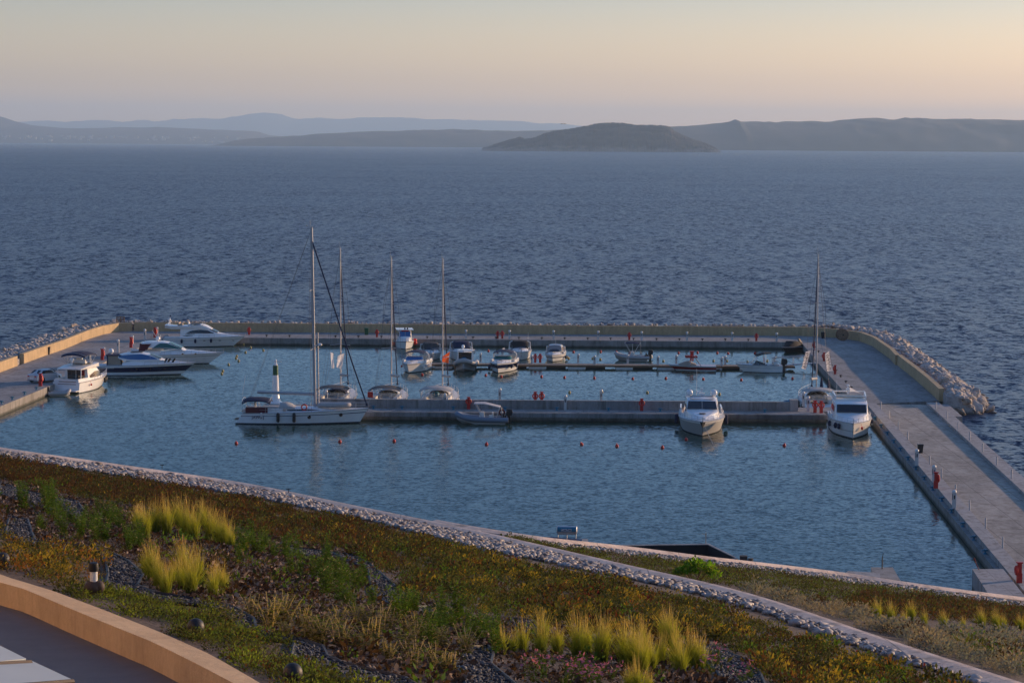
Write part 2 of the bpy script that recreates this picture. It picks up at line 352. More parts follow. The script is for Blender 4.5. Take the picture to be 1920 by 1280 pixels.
for i in range(230):
    px=random.betavariate(1.2,1.7)*560-10; p=AT(px,0,17700); X=p.x
    y=17540+random.uniform(0,300); h=random.uniform(4,14); 
    z=random.choice([0,0,6,15,30,45]); s=random.uniform(5,15); mb.box(X-s,X+s,y,y+12,z-3,z+h)
tag(mb.build('shore_town',mat('pale house render',(.55,.5,.45),.9),smooth=False),'pale specks of a distant town strung along the far left shore','town',kind='stuff')
mb=MB()
for s in (-1,1): mb.add([(0,-.12,0),(0,.15,0),(s*.35,.05,.16),(s*.75,-.1,.02)],[(0,3,2,1)])
mb.ell((0,0,0),.07,.2,.06,6,4)
o=mb.build('gull',M['blackp']); o.location=AT(1056,233,520); o.scale=(.9,.9,.9); tag(o,'small dark bird flying over the sea left of the island','bird')

# ---------------------------------------------------------------- near land
def land_z(x,y):
    if y<88: return gz(x,y)-2.6
    a=gz(x,88)-2.6; t=min(1,(y-88)/34.); return a+(1.3-a)*t
xs=np.linspace(-150,130,90); ys=np.concatenate([np.linspace(-60,86,40),np.linspace(88,122,14),[128,132,138,146]])
V=np.array([(x,y,land_z(x,y) if y<130 else 1.3-(y-128)*.25) for y in ys for x in xs]); nx=len(xs)
f=[];i=np.arange(nx-1)
for j in range(len(ys)-1): a=j*nx+i; f.append(np.stack([a,a+1,a+nx+1,a+nx],1))
tag(rawmesh('ground',V,np.concatenate(f),[mat('dry earth',(.16,.12,.08),.95,nz=(.8,.4))],smooth=True),kind='structure')

# ---------------------------------------------------------------- quays
def slab(name,pts,z0,z1,m_,**k):
    mb=MB(); mb.prism(pts,z0,z1); return tag(mb.build(name,m_,smooth=False),**k)
LQ=[(-53.6,205),(-51.87,242),(-50.96,260),(-49.63,292.7),(-48.3,321),(-47.9,329.3)]
LWB=[(-63.5,205),(-61.4,241),(-59.49,277.7),(-58.68,297.2),(-57.9,309.7),(-57.6,324.9),(-57.0,333.),(-55.6,338.6),(-53.9,339.3)]
RQ=[(39.6,327.6),(37.9,295),(36.5,263),(36.9,249.3)]
RWB=[(41.,338.4),(45.3,335.5),(47.9,330),(48.5,322),(47.9,303),(47.2,294.3)]
RWB2=[(47.5,292.5),(46.1,266),(45.3,253.2)]
def quay(name,pts,tz=1.):
    mb=MB(); mb.prism(pts,-11,tz,0)
    mb.m[1]=1
    return tag(mb.build(name,[M['quay_face'],M['quay_top']],smooth=False),kind='structure')
quay('left_quay',LQ+[(-53.9,339.3)]+LWB[::-1][1:])
quay('far_quay',[(-47.9,329.3),(39.6,327.6),(41.,338.4),(-53.9,339.3)],1.003)
quay('right_quay',[(39.6,327.6)]+RQ[1:]+[(45.3,253.2),(47.5,292.5),(48.5,322),(47.9,330),(45.3,335.5),(41.,338.4)])
# lavender edge strips (cope stones) along the quay edges
def strip(name,line,off0,off1,z0,z1,m_,side=1,**k):
    """band following a polyline, between two offsets to its left"""
    L_=[Vector((p[0],p[1])) for p in line]; A=[];B=[]
    for i,p in enumerate(L_):
        d=(L_[min(i+1,len(L_)-1)]-L_[max(i-1,0)]).normalized(); nn=Vector((-d.y,d.x))*side
        A.append(p+nn*off0); B.append(p+nn*off1)
    mb=MB()
    rings=[[(a.x,a.y,z0),(a.x,a.y,z1),(b.x,b.y,z1),(b.x,b.y,z0)] for a,b in zip(A,B)]
    mb.loft(rings); return mb
def wall(name,line,off0,off1,z0,z1,m_,label=None,cat=None,side=1):
    mb=strip(name,line,off0,off1,z0,z1,m_,side)
    return tag(mb.build(name,m_,smooth=False),label,cat)
wall('sea_wall',LWB[:3]+[(-59.15,286)],0,.55,.9,2.2,M['wall'],'long sunlit ochre sea wall along the left quay, nearer section','wall')
o=wall('sea_wall',[(-59.0,289)]+LWB[3:],0,.55,.9,2.2,M['wall'],'sunlit ochre sea wall curving round the far left corner, beyond the gap','wall')
wall('sea_wall',[(-53.6,339.35),(9.2,338.4)],0,.55,.9,2.25,M['wall'],'dull ochre sea wall behind the far quay, left of the recess','wall')
wall('sea_wall',[(9.2,338.75),(12.8,338.75)],0,.4,.9,2.2,M['wall'],'short shadowed recessed wall section between the two ochre walls of the far quay','wall')
wall('sea_wall',[(12.8,338.4)]+RWB,0,.55,.9,2.25,M['wall'],'ochre sea wall right of the recess, curving into the upper right road','wall')
wall('sea_wall',[(47.45,294.2),(47.2,290.0),(46.7,278),(46.1,266),(45.3,253.2)],0,.55,.9,2.3,M['wall'],'ochre sea wall beside the right road, nearest section ending at the big boulders','wall')
# front pier
u=Vector((.9985,-.004)); 
pr=thing('pier','long concrete pier with a raised wall along its middle in front of the moored sailboats','pier',(-25.5,240.2,0))
mb=MB(); mb.prism([(0,.2),(57.2,0),(57.2,3.2),(0,3.4)],-11,.9); mb.m[1]=1; mb.build('front_deck',[M['quay_face'],M['quay_top']],pr,smooth=False)
mb=MB(); mb.prism([(0,-.02),(57.3,-.22),(57.3,.0),(0,.2)],.42,.86); mb.build('cope',M['pier_wall'],pr,smooth=False)
mb=MB(); mb.prism([(5.5,3.4),(54.0,3.2),(54.0,3.75),(5.5,3.95)],.9,1.8); mb.build('dividing_wall',M['pier_wall'],pr,smooth=False)
mb=MB(); mb.prism([(0,3.404),(61.6,3.204),(62.2,8.2),(60.,8.2),(57.5,6.6),(0,6.6)],-11,.89); mb.m[1]=1; mb.build('rear_deck',[M['quay_face'],M['quay_top']],pr,smooth=False)
mb=MB(); mb.box(53.9,54.7,3.0,3.9,.9,2.05); mb.build('end_pillar',M['kerb'],pr,smooth=False)

# pontoon
pt=thing('pontoon','narrow timber decked floating pontoon on white floats in the middle of the basin','pontoon',(-11.2,296.7,0))
mb=MB(); 
for i in range(76): mb.box(i*.61,i*.61+.595,0,2.1,.45,.5)
mb.build('deck_boards',M['timber'],pt,smooth=False)
mb=MB(); mb.box(0,46.36,-.04,.0,.28,.5); mb.box(0,46.36,2.1,2.14,.28,.5); mb.box(0,46.3,.1,2.,.3,.445); mb.build('frame',M['teak'],pt,smooth=False)
for x in [1.6,8.3,13.3,18.2,24.1,29.3,35.2,39.5,44.4]:
    mb=MB(); mb.box(x,x+2.1 if x<40 else x+.9,.05,2.05,-.35,.29); mb.build('float',M['offwhite'],pt,smooth=False)
for x in [3.6+.2,10.6,15.5,20.4,26.3,31.5,37.4]:
    mb=MB(); mb.box(x,x+2.4,.2,1.9,-.3,.27); mb.build('float',M['blackp'],pt,smooth=False)
gw=thing('gangway','light metal gangway with truss rails from pontoon to the right quay','gangway',(32.4,296.6,0))
mb=MB(); mb.add([(0,0,.55),(5.6,0,1.0),(5.6,1.1,1.0),(0,1.1,.55)],[(0,1,2,3)]); mb.add([(0,0,.45),(5.6,0,.9),(5.6,1.1,.9),(0,1.1,.45)],[(3,2,1,0)]); mb.add([(0,0,.45),(5.6,0,.9),(5.6,0,1.0),(0,0,.55)],[(0,1,2,3)]); mb.build('ramp',M['alu'],gw,smooth=False)
for y in (0,1.1):
    mb=MB(); mb.tube([(0,y,1.5),(5.4,y,1.95)],.035); 
    for k in range(5):
        a=(k*1.3,y,.55+k*.104); mb.tube([a,(a[0],y,a[2]+.95)],.03)
        if k<4: mb.tube([(a[0],y,a[2]+.95),(a[0]+1.3,y,a[2]+.1)],.025)
    mb.build('truss_rail',M['alu'],gw)

# causeway (right): ledge, sidewalk, road, parapet
def cx(y): return 37.0-.0557*(249-y)
Y0,Y1=120,249.3
def cband(name,a,b_,z0,z1,m_,y0=Y0,y1=Y1,parent=None,**k):
    mb=MB(); mb.prism([(cx(y0)+a,y0),(cx(y0)+b_,y0),(cx(y1)+b_,y1),(cx(y1)+a,y1)],z0,z1); return tag(mb.build(name,m_,parent,smooth=False),**k)
cband('causeway_ledge',-.38,0,-11,.72,M['quay_face'],y1=247,kind='structure')
cband('sidewalk',0,1.05,-11,1.12,[M['kerb'],M['kerb']],kind='structure')
cband('road',1.05,6.3,-11,1.0,M['road'],kind='structure')
cband('parapet',6.3,7.6,-11,1.26,M['kerb'],y1=249.2,kind='structure')
cband('parapet_step',7.6,8.6,-11,1.05,M['kerb'],y0=238,y1=249.2,kind='structure')
# concrete block at the near end of the causeway + slip
def W3(l,z): return [tuple(W(a,b,z)[:2]) for a,b in l]
q=W3([(1823,1066),(1881,1066),(1960,1165),(1890,1170)],1.3)
mb=MB(); mb.prism(q[::-1],-11,1.3); tag(mb.build('landing_block',M['kerb'],smooth=False),'square concrete landing block between the near water and the causeway','landing')
q=W3([(1633,1063),(1674,1063),(1700,1108),(1640,1110)],1.6); mb=MB(); mb.prism(q[::-1],-11,1.6); tag(mb.build('slipway',M['quay_face'],smooth=False),'small grey concrete slipway just behind the lower pebble edge','slipway')
q=W3([(1590,1070),(1650,1073),(1651,1092),(1560,1090)],1.9); mb=MB(); mb.prism(q[::-1],-11,1.9); tag(mb.build('low_wall',M['kerb'],smooth=False),'low pinkish concrete wall left of the grey slipway','wall')
p=W(1654,1066,1.6); mb=MB(); mb.tube([(0,0,0),(0,0,.75)],.035); mb.tube([(0,0,.75),(.06,0,1.)],.02); o=mb.build('mooring_post',M['blackp']); o.location=(p.x,p.y,1.6); tag(o,'thin dark post standing on the grey slipway','post')
p=W(1836,1068,1.3); mb=MB(); mb.tube([(0,0,0),(-.35,.1,.75)],.03); mb.tube([(-.15,.1,.3),(-.3,0,.75)],.02); o=mb.build('rusty_bracket',M['redstripe']); o.location=(p.x,p.y,1.3); tag(o,'thin rusty bracket leaning on the edge of the landing block','bracket')

# ---------------------------------------------------------------- quay furniture
def make_pedestal(h):
    t=thing('service_pedestal','x','pedestal')
    mb=MB(); mb.box(-.13,.13,-.11,.11,0,h-.08); mb.build('column',M['palecan2'],t,smooth=False)
    mb=MB(); mb.lathe([(.17,-.08),(.175,0),(.13,.08),(.02,.12)],12,0,0,h); mb.build('cap',M['offwhite'],t)
    mb=MB(); mb.box(-.045,.045,-.125,-.112,h*.55,h*.78); mb.box(-.145,-.132,-.08,.08,h*.5,h*.85); mb.build('socket_panel',M['blackp'],t,smooth=False)
    return t
ped=make_pedestal(1.25); first=[True]
def put_ped(px,py,z,label,group,sc=1.,hid=None):
    p=W(px,py,z)
    if first[0]: first[0]=False; ped.location=p; ped['label']=label; ped['group']=group; o=ped; o.scale=(1,1,sc)
    else:
        o=dup(ped,p,0,None,label); o['group']=group; o.scale=(1,1,sc)
    return o
for a,b in [(873.7,634.6),(955.4,635.4),(1038,635.8),(1121.5,636.7),(1203,637.7),(1288,638.4),(1372.5,639.2),(1456,640.2)]:
    put_ped(a,b,1.,'pale service pedestal on the edge of the far quay','service pedestals along the far quay',.9)
for a,b,l in [(167,685.5,'service pedestal on the left quay just behind the white flybridge cruiser'),(221.5,661,'service pedestal on the left quay behind the navy striped cruiser'),(271.8,640,'service pedestal on the left quay between two red life stations'),(195,668,'short service pedestal close behind the red life station left of the navy striped cruiser'),(248.5,645,'short service pedestal close behind the red life station above the hardtop cruiser'),(294.5,628.5,'short service pedestal close behind the red life station in the far left corner')]:
    put_ped(a,b,1.,l,'service pedestals on the left quay',1.25 if b!=668 and b!=645 and b!=628.5 else .85)
for a,b in [(810,677.5),(901,678.5),(996.7,682),(1084,680),(1114.6,683.3),(1177,681.5),(1233.5,684.3),(1268,682),(1353,686),(1359.5,683.5),(1452.6,685.2)]:
    put_ped(a,b,.5,'pale service pedestal standing on the floating pontoon','service pedestals on the pontoon',.85)
for a,b,l in [(611.6,759,'service pedestal on the pier behind the foredeck of the big sloop'),(834.6,765.4,'service pedestal on the front of the pier behind the bow of the grey inflatable'),(1060,768.3,'service pedestal on the front of the pier between the two red life rings'),(1288,768.5,'service pedestal on the pier at the left shoulder of the big white yacht'),(1515,771,'service pedestal at the right end of the pier beside the red life rings')]:
    put_ped(a,b,.9,l,'service pedestals on the front pier',1.15)
for a,b,l in [(937,755,'sunlit service pedestal rising behind the pier wall, left one of two'),(1127,757.5,'sunlit service pedestal rising behind the pier wall, right one of two'),(1506,761.5,'service pedestal behind the end pillar of the pier wall')]:
    put_ped(a,b,.9,l,'service pedestals behind the pier wall',1.15)
for a,b,l in [(1718.8,871.6,'service pedestal on the causeway sidewalk nearest the black bin'),(1788.7,952,'service pedestal on the causeway sidewalk nearest the camera'),(1751,903,'service pedestal right behind the red life station on the causeway')]:
    put_ped(a,b,1.12,l,'service pedestals on the causeway',1.)

def make_station(ring=True):
    t=thing('life_station','x','life station')
    mb=MB(); mb.box(-.17,.17,-.12,.12,0,.62); mb.box(-.13,.13,-.1,.1,.62,1.25); mb.box(-.2,.2,-.14,.14,1.25,1.33); mb.build('stand',M['red'],t,smooth=False)
    if ring:
        mb=MB(); mb.torus((0,-.18,.85),.27,.07,20,8); mb.build('life_ring',M['redpl'],t)
    else:
        mb=MB(); mb.torus((-.2,0,.8),.24,.085,18,8,'x'); mb.build('life_ring',M['redpl'],t)
    return t
stA=make_station(True); stB=make_station(False); used=set()
def put_st(px,py,z,label,group,kind='A',rz=0,sc=1.):
    src=stA if kind=='A' else stB; p=W(px,py,z)
    if kind in used: o=dup(src,p,rz,sc,label)
    else: used.add(kind); o=src; o.location=p; o.rotation_euler=(0,0,rz); o.scale=(sc,)*3; o['label']=label
    o['group']=group
for a,b,l in [(467,627.5,'red life station on the far quay behind the bow of the flybridge yacht'),(706.7,632,'red life station on the far quay left of the fishing boat'),(933,634.8,'left one of a pair of red life stations on the far quay'),(941.7,634.8,'right one of a pair of red life stations on the far quay'),(1179.8,637.4,'single red life station on the far quay above the small inflatable'),(1418,639.4,'red life station near the right end of the far quay')]:
    put_st(a,b,1.,l,'red life stations',sc=.82)
for a,b,l in [(290.5,632.5,'red life station in the far left corner of the left quay'),(245.5,651.5,'red life station on the left quay above the hardtop cruiser'),(191.7,674.8,'red life station on the left quay at the stern of the navy striped cruiser'),(75.7,723.5,'red life station on the left quay behind the parked car')]:
    put_st(a,b,1.,l,'red life stations','B',rad(180),1.05)
for a,b,l in [(878.5,766.8,'red life ring stand on the pier above the bow of the grey inflatable'),(1203,770,'red life ring stand on the pier left of the big white yacht'),(1528,773.4,'left one of two red life ring stands at the right end of the pier'),(1539.6,774,'right one of two red life ring stands at the right end of the pier')]:
    put_st(a,b,.9,l,'red life stations',sc=.95)
for a,b,l in [(1003.5,756.5,'left one of two red life stations peeking over the pier wall'),(1015.5,756.5,'right one of two red life stations peeking over the pier wall')]:
    put_st(a,b,.9,l,'red life stations',sc=.95)
for a,b,l in [(1003.5,679.8,'left one of two red life stations on the pontoon'),(1012.7,679.8,'right one of two red life stations on the pontoon')]:
    put_st(a,b,.5,l,'red life stations',sc=.85)
for a,b,l in [(1526.4,655.8,'farthest red life station on the right quay'),(1544.8,676.8,'middle red life station on the right quay behind the banner'),(1565.6,701.3,'nearest red life station on the right quay')]:
    put_st(a,b,1.,l,'red life stations','B',0,.82)
for a,b,l in [(1754.5,915,'red life station with ring halfway along the causeway'),(1911,1092,'red life station with ring at the near end of the causeway')]:
    put_st(a,b,1.12,l,'red life stations','B',rad(180) if a<1800 else 0,.98)

# bollards, posts
def make_bollard(m_,name):
    mb=MB(); mb.lathe([(.16,0),(.14,.04),(.075,.08),(.075,.2),(.14,.26),(.15,.31),(.05,.34)],10); mb.box(-.24,.24,-.06,.06,.2,.27); return mb.build(name,m_)
bol=make_bollard(M['bluepaint'],'mooring_bollard'); fb=True
def put_b(p,label,group):
    global fb
    if fb: o=bol; fb=False
    else: o=bol.copy(); C.objects.link(o)
    o.location=p; tag(o,label,'bollard',group); return o
for a,b in [(1644,787),(1655,801),(1667,815),(1681,830),(1695,845),(1709,862),(1725,880),(1741,899),(1758,918.5),(1776,939),(1795,961),(1818,987),(1840,1012),(1862,1038)]:
    y=W(a,b,.72).y; put_b((cx(y)-.17,y,.72),'blue mooring bollard on the ledge of the causeway','blue bollards along the causeway ledge')
for a in [700,754,850,946.7,1044,1141,1238,1434]:
    put_b(W(a,766.5+(a-754)*.0088,.9),'blue mooring bollard on the front edge of the pier','blue bollards on the pier')
for a,b in [(3,757),(23,749),(46,739.5),(68,730.5)]: put_b(W(a,b,1.),'blue mooring bollard on the left quay near the parked car','blue bollards on the left quay')
smb=make_bollard(M['blackp'],'mooring_bollard'); fs=True
for i in range(22):
    o=smb if fs else smb.copy()
    if not fs: C.objects.link(o)
    fs=False; a=500+i*43; o.location=W(a,631.3+(a-500)*.0086,1.003); o.scale=(.9,)*3; tag(o,'small dark mooring bollard on the edge of the far quay','bollard','dark bollards on the far quay')
for i in range(9):
    o=smb.copy(); C.objects.link(o); y=318-i*6.6; t=(327.6-y)/(327.6-263); o.location=(39.6-3.1*t+1.1,y,1.); o.scale=(.8,)*3; tag(o,'small dark bollard in the row along the right quay','bollard','dark bollards on the right quay')
mb=MB(); mb.lathe([(.06,0),(.055,.02),(.055,.72),(.035,.76),(.01,.78)],8); post=mb.build('post',M['alu']); fp=True
def put_post(p,label,group):
    global fp
    o=post if fp else post.copy()
    if not fp: C.objects.link(o)
    fp=False; o.location=p; tag(o,label,'post',group)
for a,b in [(1648,766.6),(1664,784),(1681,804),(1700,824),(1721,846),(1743,871),(1766,896),(1792,926),(1821.5,956),(1853,990),(1887,1027)]:
    y=W(a,b,1.12).y; put_post((cx(y)+1.,y,1.12),'slim metal post between sidewalk and road of the causeway','slim posts on the left side of the causeway road')
for a,b in [(1746,767),(1766,785.6),(1786,805),(1809,825),(1834,847),(1861,871.6),(1889,897),(1918,924)]:
    y=W(a,b,1.26).y; put_post((cx(y)+6.5,y,1.26),'slim metal post on the seaward parapet of the causeway','slim posts on the seaward parapet')
# bins
def bin_(label,px,py,z,m_,sc=1.,rz=0):
    t=thing('litter_bin',label,'bin',W(px,py,z),rz,scale=sc)
    mb=MB(); mb.loft([[(-.22,-.18,0),(.22,-.18,0),(.22,.18,0),(-.22,.18,0)],[(-.3,-.25,.9),(.3,-.25,.9),(.3,.25,.9),(-.3,.25,.9)]]); mb.build('bin_body',m_,t,smooth=False)
    mb=MB(); mb.box(-.32,.32,-.27,.27,.9,.97); mb.build('lid',m_,t,smooth=False)
bin_('black litter bin against the sunlit left sea wall',89.5,664.5,1.,M['blackp'])
bin_('dark green litter bin in front of the far sea wall',687.3,627.5,1.,M['greenpaint'],1.)
bin_('black box bin at the curved corner of the right sea wall',1610,638.5,1.,M['blackp'],.95)
bin_('dark litter bin in front of the far wall just left of the cable reel',1543,634,1.,M['blackp'],.9)
bin_('dark narrow bin beside a slim post on the causeway',1725.5,849,1.12,M['blackp'],.8)
# cable reel
rl=thing('cable_reel','big round wooden cable reel leaning by the far right wall','cable reel',W(1579,638.2,1.)+Vector((0,0,.82)),rad(10))
mb=MB(); mb.lathe([(.8,-.45),(.82,-.4),(.8,-.35)],22,axis='y'); mb.build('flange',M['wood'],rl,smooth=False)
mb=MB(); mb.lathe([(.8,.35),(.82,.4),(.8,.45)],22,axis='y'); mb.build('flange',M['wood'],rl,smooth=False)
mb=MB(); mb.lathe([(.42,-.35),(.42,.35)],16,axis='y'); mb.build('drum',M['wood'],rl)
mb=MB(); mb.lathe([(.1,-.47),(.1,-.3)],10,axis='y'); mb.build('hub',M['blackp'],rl)
# navigation light
p=W(515,757,.9)
nl=thing('harbour_beacon','white and green banded harbour light on the left end of the pier','beacon',(p.x,p.y+1.,.9))
mb=MB(); mb.lathe([(.85,0),(.6,.12),(.42,.5),(.36,1.2),(.32,2.4),(.285,2.9)],16); mb.build('tower',M['white'],nl)
mb=MB(); mb.lathe([(.29,2.9),(.27,3.9)],16); mb.build('green_band',M['greenpaint'],nl)
mb=MB(); mb.lathe([(.2,3.9),(.2,4.05),(.12,4.1),(.12,4.35),(.16,4.4),(.05,4.55)],12); mb.build('lantern',M['white'],nl)
mb=MB(); mb.tube([(0,0,4.25),(.5,0,4.3)],.03); mb.tube([(.42,0,4.3),(.62,0,4.3)],.05); mb.build('side_arm',M['steel'],nl)

# buoys
def buoy(m_):
    mb=MB(); mb.ell((0,0,.08),.16,.16,.18,10,8); mb.lathe([(.04,.24),(.04,.32)],6); return mb.build('mooring_buoy',m_)
rb=buoy(M['redpl']); yb=buoy(M['yelpl']); fl={'r':True,'y':True}
def put_buoy(k,px,py,label,group):
    src=rb if k=='r' else yb; o=src if fl[k] else src.copy()
    if not fl[k]: C.objects.link(o)
    fl[k]=False; o.location=W(px,py+2.2,0); o.rotation_euler=(random.uniform(-.3,.3),random.uniform(-.3,.3),0); tag(o,label,'buoy',group)
for a,b in [(915.8,656.7),(1040,658.8),(1075,658.8),(1126,658.2),(1155.4,659),(1182,660),(1272.5,660.6),(1308,660),(1344.8,660.6),(1365.6,661.5),(1415,661)]: put_buoy('r',a,b,'small red mooring buoy between the far quay and the pontoon','red buoys behind the pontoon')
for a,b in [(791.9,701.5),(910.6,702.5),(940,705),(1015,705),(1058,706.5),(1114.6,707.5),(1186,708.8),(1248,708),(1318.8,709.6),(1390,711),(1486,708.8)]: put_buoy('r',a,b,'small red mooring buoy between the pontoon and the front pier','red buoys in front of the pontoon')
for a,b in [(443,830),(637,827),(739,826),(912,832),(1091,832),(1157,835),(1242,838),(1470,834),(1287,823)]: put_buoy('r',a,b,'small red mooring buoy in the open water in front of the pier','red buoys in front of the pier')
for a,b in [(470,650.5),(460,659.5),(444,666.5),(443,670.5),(447.5,675.5),(428.8,682.5),(417.5,694.5),(416,699.5),(493.7,655.6),(457.5,644.6)]: put_buoy('y',a,b,'small faded yellow mooring buoy off the bows of the left quay boats','yellow buoys by the left quay boats')
for a,b in [(1066,670.6),(1111,671),(1126,672.7),(1244,675.8),(1337.7,675.4),(1362.8,675.6),(1402,677),(1438.5,675.6)]: put_buoy('y',a,b,'small faded yellow buoy just behind the pontoon','yellow buoys behind the pontoon')
for a,b in [(1068,734.6),(1129,733.8),(1214,735),(1349,738)]: put_buoy('y',a,b,'small faded yellow buoy just behind the front pier','yellow buoys behind the front pier')
# ---------------------------------------------------------------- boats
def hull(root,L,B,fs,fbw,over=1.2,stern_rake=0.,tw=.88,t0=.45,p=2.2,bands=None,draft=.45,flare=.6,deckm='offwhite',ns=18,deck_drop=0.0,name='hull',flare0=.06):
    """bands: list of (height fraction limit, material key) from the waterline up"""
    bands=bands or [(1.,'white')]
    keys=[]; 
    for _,k in [(0,'antifoul')]+bands:
        if k not in keys: keys.append(k)
    def fz(t): return fs+(fbw-fs)*t**1.6
    def bd(t):
        if t<=t0: return B/2*(tw+(1-tw)*math.sin(PI/2*t/t0))
        return B/2*max(.015,1-((t-t0)/(1-t0))**p)
    def pt(t,h,s):
        f=flare0+flare*t**1.8; hb=bd(t)*((1-f)+f*max(h,0)**.9) if h>=0 else bd(t)*(1-f)*(1-(-h)**2*.98)
        z=fz(t)*h if h>=0 else draft*h*(1-.85*t**3)
        x=-L/2+t*(L-over)+over*max(h,0)*t**3+stern_rake*max(h,0)*(1-t)**5
        if h<0: x-=over*.35*(-h)*t**6
        return (x,s*hb,z)
    lim=[b[0] for b in bands]; hs=sorted(set([-1,-.5,0,.08]+[round(x,3) for x in lim]+[.35,.6,.8,1.]))
    mb=MB(); ts=[(i/(ns-1))**.9 for i in range(ns)]
    for s in (-1,1):
        for a in range(len(hs)-1):
            h0,h1=hs[a],hs[a+1]
            if h1<=.08: k='antifoul'
            else:
                for lm,kk in bands:
                    k=kk
                    if h1<=lm+1e-6: break
            mi=keys.index(k)
            for i in range(ns-1):
                q=[pt(ts[i],h0,s),pt(ts[i+1],h0,s),pt(ts[i+1],h1,s),pt(ts[i],h1,s)]
                mb.add(q,[(0,1,2,3)],mi)
    mi=keys.index(bands[-1][1])
    for a in range(len(hs)-1):
        mb.add([pt(0,hs[a],-1),pt(0,hs[a],1),pt(0,hs[a+1],1),pt(0,hs[a+1],-1)],[(0,1,2,3)],0 if hs[a+1]<=.08 else mi)
    mb.build(name,[M[k] for k in keys],root)
    mb=MB(); ring=[]
    for t in ts:
        a=pt(t,1.,-1); b=pt(t,1.,1); w_=abs(a[1]); z=a[2]-deck_drop
        ring.append([(a[0],-w_*.985,z+.012),(a[0],-w_*.5,z+.05+.02*w_),(a[0],0,z+.07+.03*w_),(a[0],w_*.5,z+.05+.02*w_),(a[0],w_*.985,z+.012)])
    mb.loft(ring,closed=False); mb.build('deck',M[deckm],root)
    R_={'pt':pt,'fz':fz,'bd':bd,'L':L,'B':B,'over':over}
    # rubbing strake along the sheer
    for s in (-1,1):
        mb=MB(); mb.tube([Vector(pt(t,.985,s))+Vector((0,s*.01,0)) for t in ts],.035,5); mb.build('rubbing_strake',M['steel'] if bands[-1][1]!='white' else M['palecan'],root)
    return R_
def ring_cab(x,wb,wt,zb,zt,sh):
    return [(x,-wb,zb),(x,-wt,zt-sh),(x,-wt*.86,zt-sh*.25),(x,0,zt+.03),(x,wt*.86,zt-sh*.25),(x,wt,zt-sh),(x,wb,zb)]
def cabin(root,st,m_='white',name='cabin',sh=.12):
    mb=MB(); mb.loft([ring_cab(*s_,sh) for s_ in st]); o=mb.build(name,M[m_],root,ang=28); return o
def ip(st,x):
    for a,b in zip(st,st[1:]):
        if min(a[0],b[0])-1e-6<=x<=max(a[0],b[0])+1e-6:
            k=(x-a[0])/(b[0]-a[0]) if b[0]!=a[0] else 0; return [a[i]+(b[i]-a[i])*k for i in range(5)]
    return st[-1]
def win(par,st,prof,m_='glass',name='side_window',sh=.12,n=14,sides=(-1,1),off=.012):
    """prof [(x,zlo,zhi)] : glass following the cabin side"""
    for s in sides:
        mb=MB(); rings=[]
        x0,x1=prof[0][0],prof[-1][0]
        for i in range(n):
            x=x0+(x1-x0)*i/(n-1)
            for a,b in zip(prof,prof[1:]):
                if min(a[0],b[0])-1e-6<=x<=max(a[0],b[0])+1e-6: break
            k=(x-a[0])/(b[0]-a[0]); zl=a[1]+(b[1]-a[1])*k; zh=max(a[2]+(b[2]-a[2])*k,zl+.01)
            _,wb,wt,zb,zt=ip(st,x)
            def Y(z): return wb+(wt-wb)*min(1,max(0,(z-zb)/max(zt-sh-zb,.01)))
            rings.append([(x,s*(Y(zl)+off),zl),(x,s*(Y(zh)+off),zh),(x,s*(Y(zh)-.05),zh),(x,s*(Y(zl)-.05),zl)])
        mb.loft(rings); mb.build(name,M[m_],par)
def fwin(par,x1,z1,w1,x2,z2,w2,m_='glass',name='windshield',off=.075,split=True):
    """sloping front glass; (x1,z1,w1) upper edge, (x2,z2,w2) lower edge"""
    d=Vector((x2-x1,0,z2-z1)).normalized(); nn=Vector((-d.z,0,d.x)); 
    if nn.z<0: nn=-nn
    mb=MB(); q=[Vector((x1,-w1,z1)),Vector((x1,w1,z1)),Vector((x2,w2,z2)),Vector((x2,-w2,z2))]
    q2=[v_+nn*off for v_ in q]; mb.add(q+q2,[(0,1,2,3),(7,6,5,4),(0,4,5,1),(1,5,6,2),(2,6,7,3),(3,7,4,0)]); o=mb.build(name,M[m_],par,smooth=False)
    if split:
        mb=MB(); mb.tube([Vector((x1,0,z1))+nn*(off+.01),Vector((x2,0,z2))+nn*(off+.01)],.025,4); mb.build('mullion',M['palecan'],o)
    return o
def rail(root,R_,t0=.35,h=.6,n=9,inset=.06,m_='steel',r=.022,mid=True):
    mb=MB()
    for s in (-1,1):
        top=[]
        for i in range(n):
            t=t0+(1-t0)*i/(n-1); p=Vector(R_['pt'](t,1.,s)); p.y-=s*inset*min(1,abs(p.y)*3); q=p+Vector((.04,0,h)); top.append(q)
            mb.tube([p,q],r*.8,5)
        mb.tube(top,r,5)
        if mid: mb.tube([q-Vector((0,0,h*.45)) for q in top],r*.55,4)
    a=Vector(R_['pt'](1,1.,1)); mb.build('rail',M[m_],root)
def fender(root,R_,t,s,m_='blackp',h=.75,r=.13,z=None):
    p=Vector(R_['pt'](t,.8,s)); zc=p.z-.25 if z is None else z
    mb=MB(); mb.lathe([(.02,-h/2),(r*.75,-h/2+.06),(r,-h/2+.16),(r,h/2-.16),(r*.75,h/2-.06),(.03,h/2)],10,p.x,p.y+s*r*1.05,zc); mb.tube([(p.x,p.y+s*r,zc+h/2-.02),(p.x,p.y*.98,R_['fz'](t)+.05)],.012,4); mb.build('fender',M[m_],root)
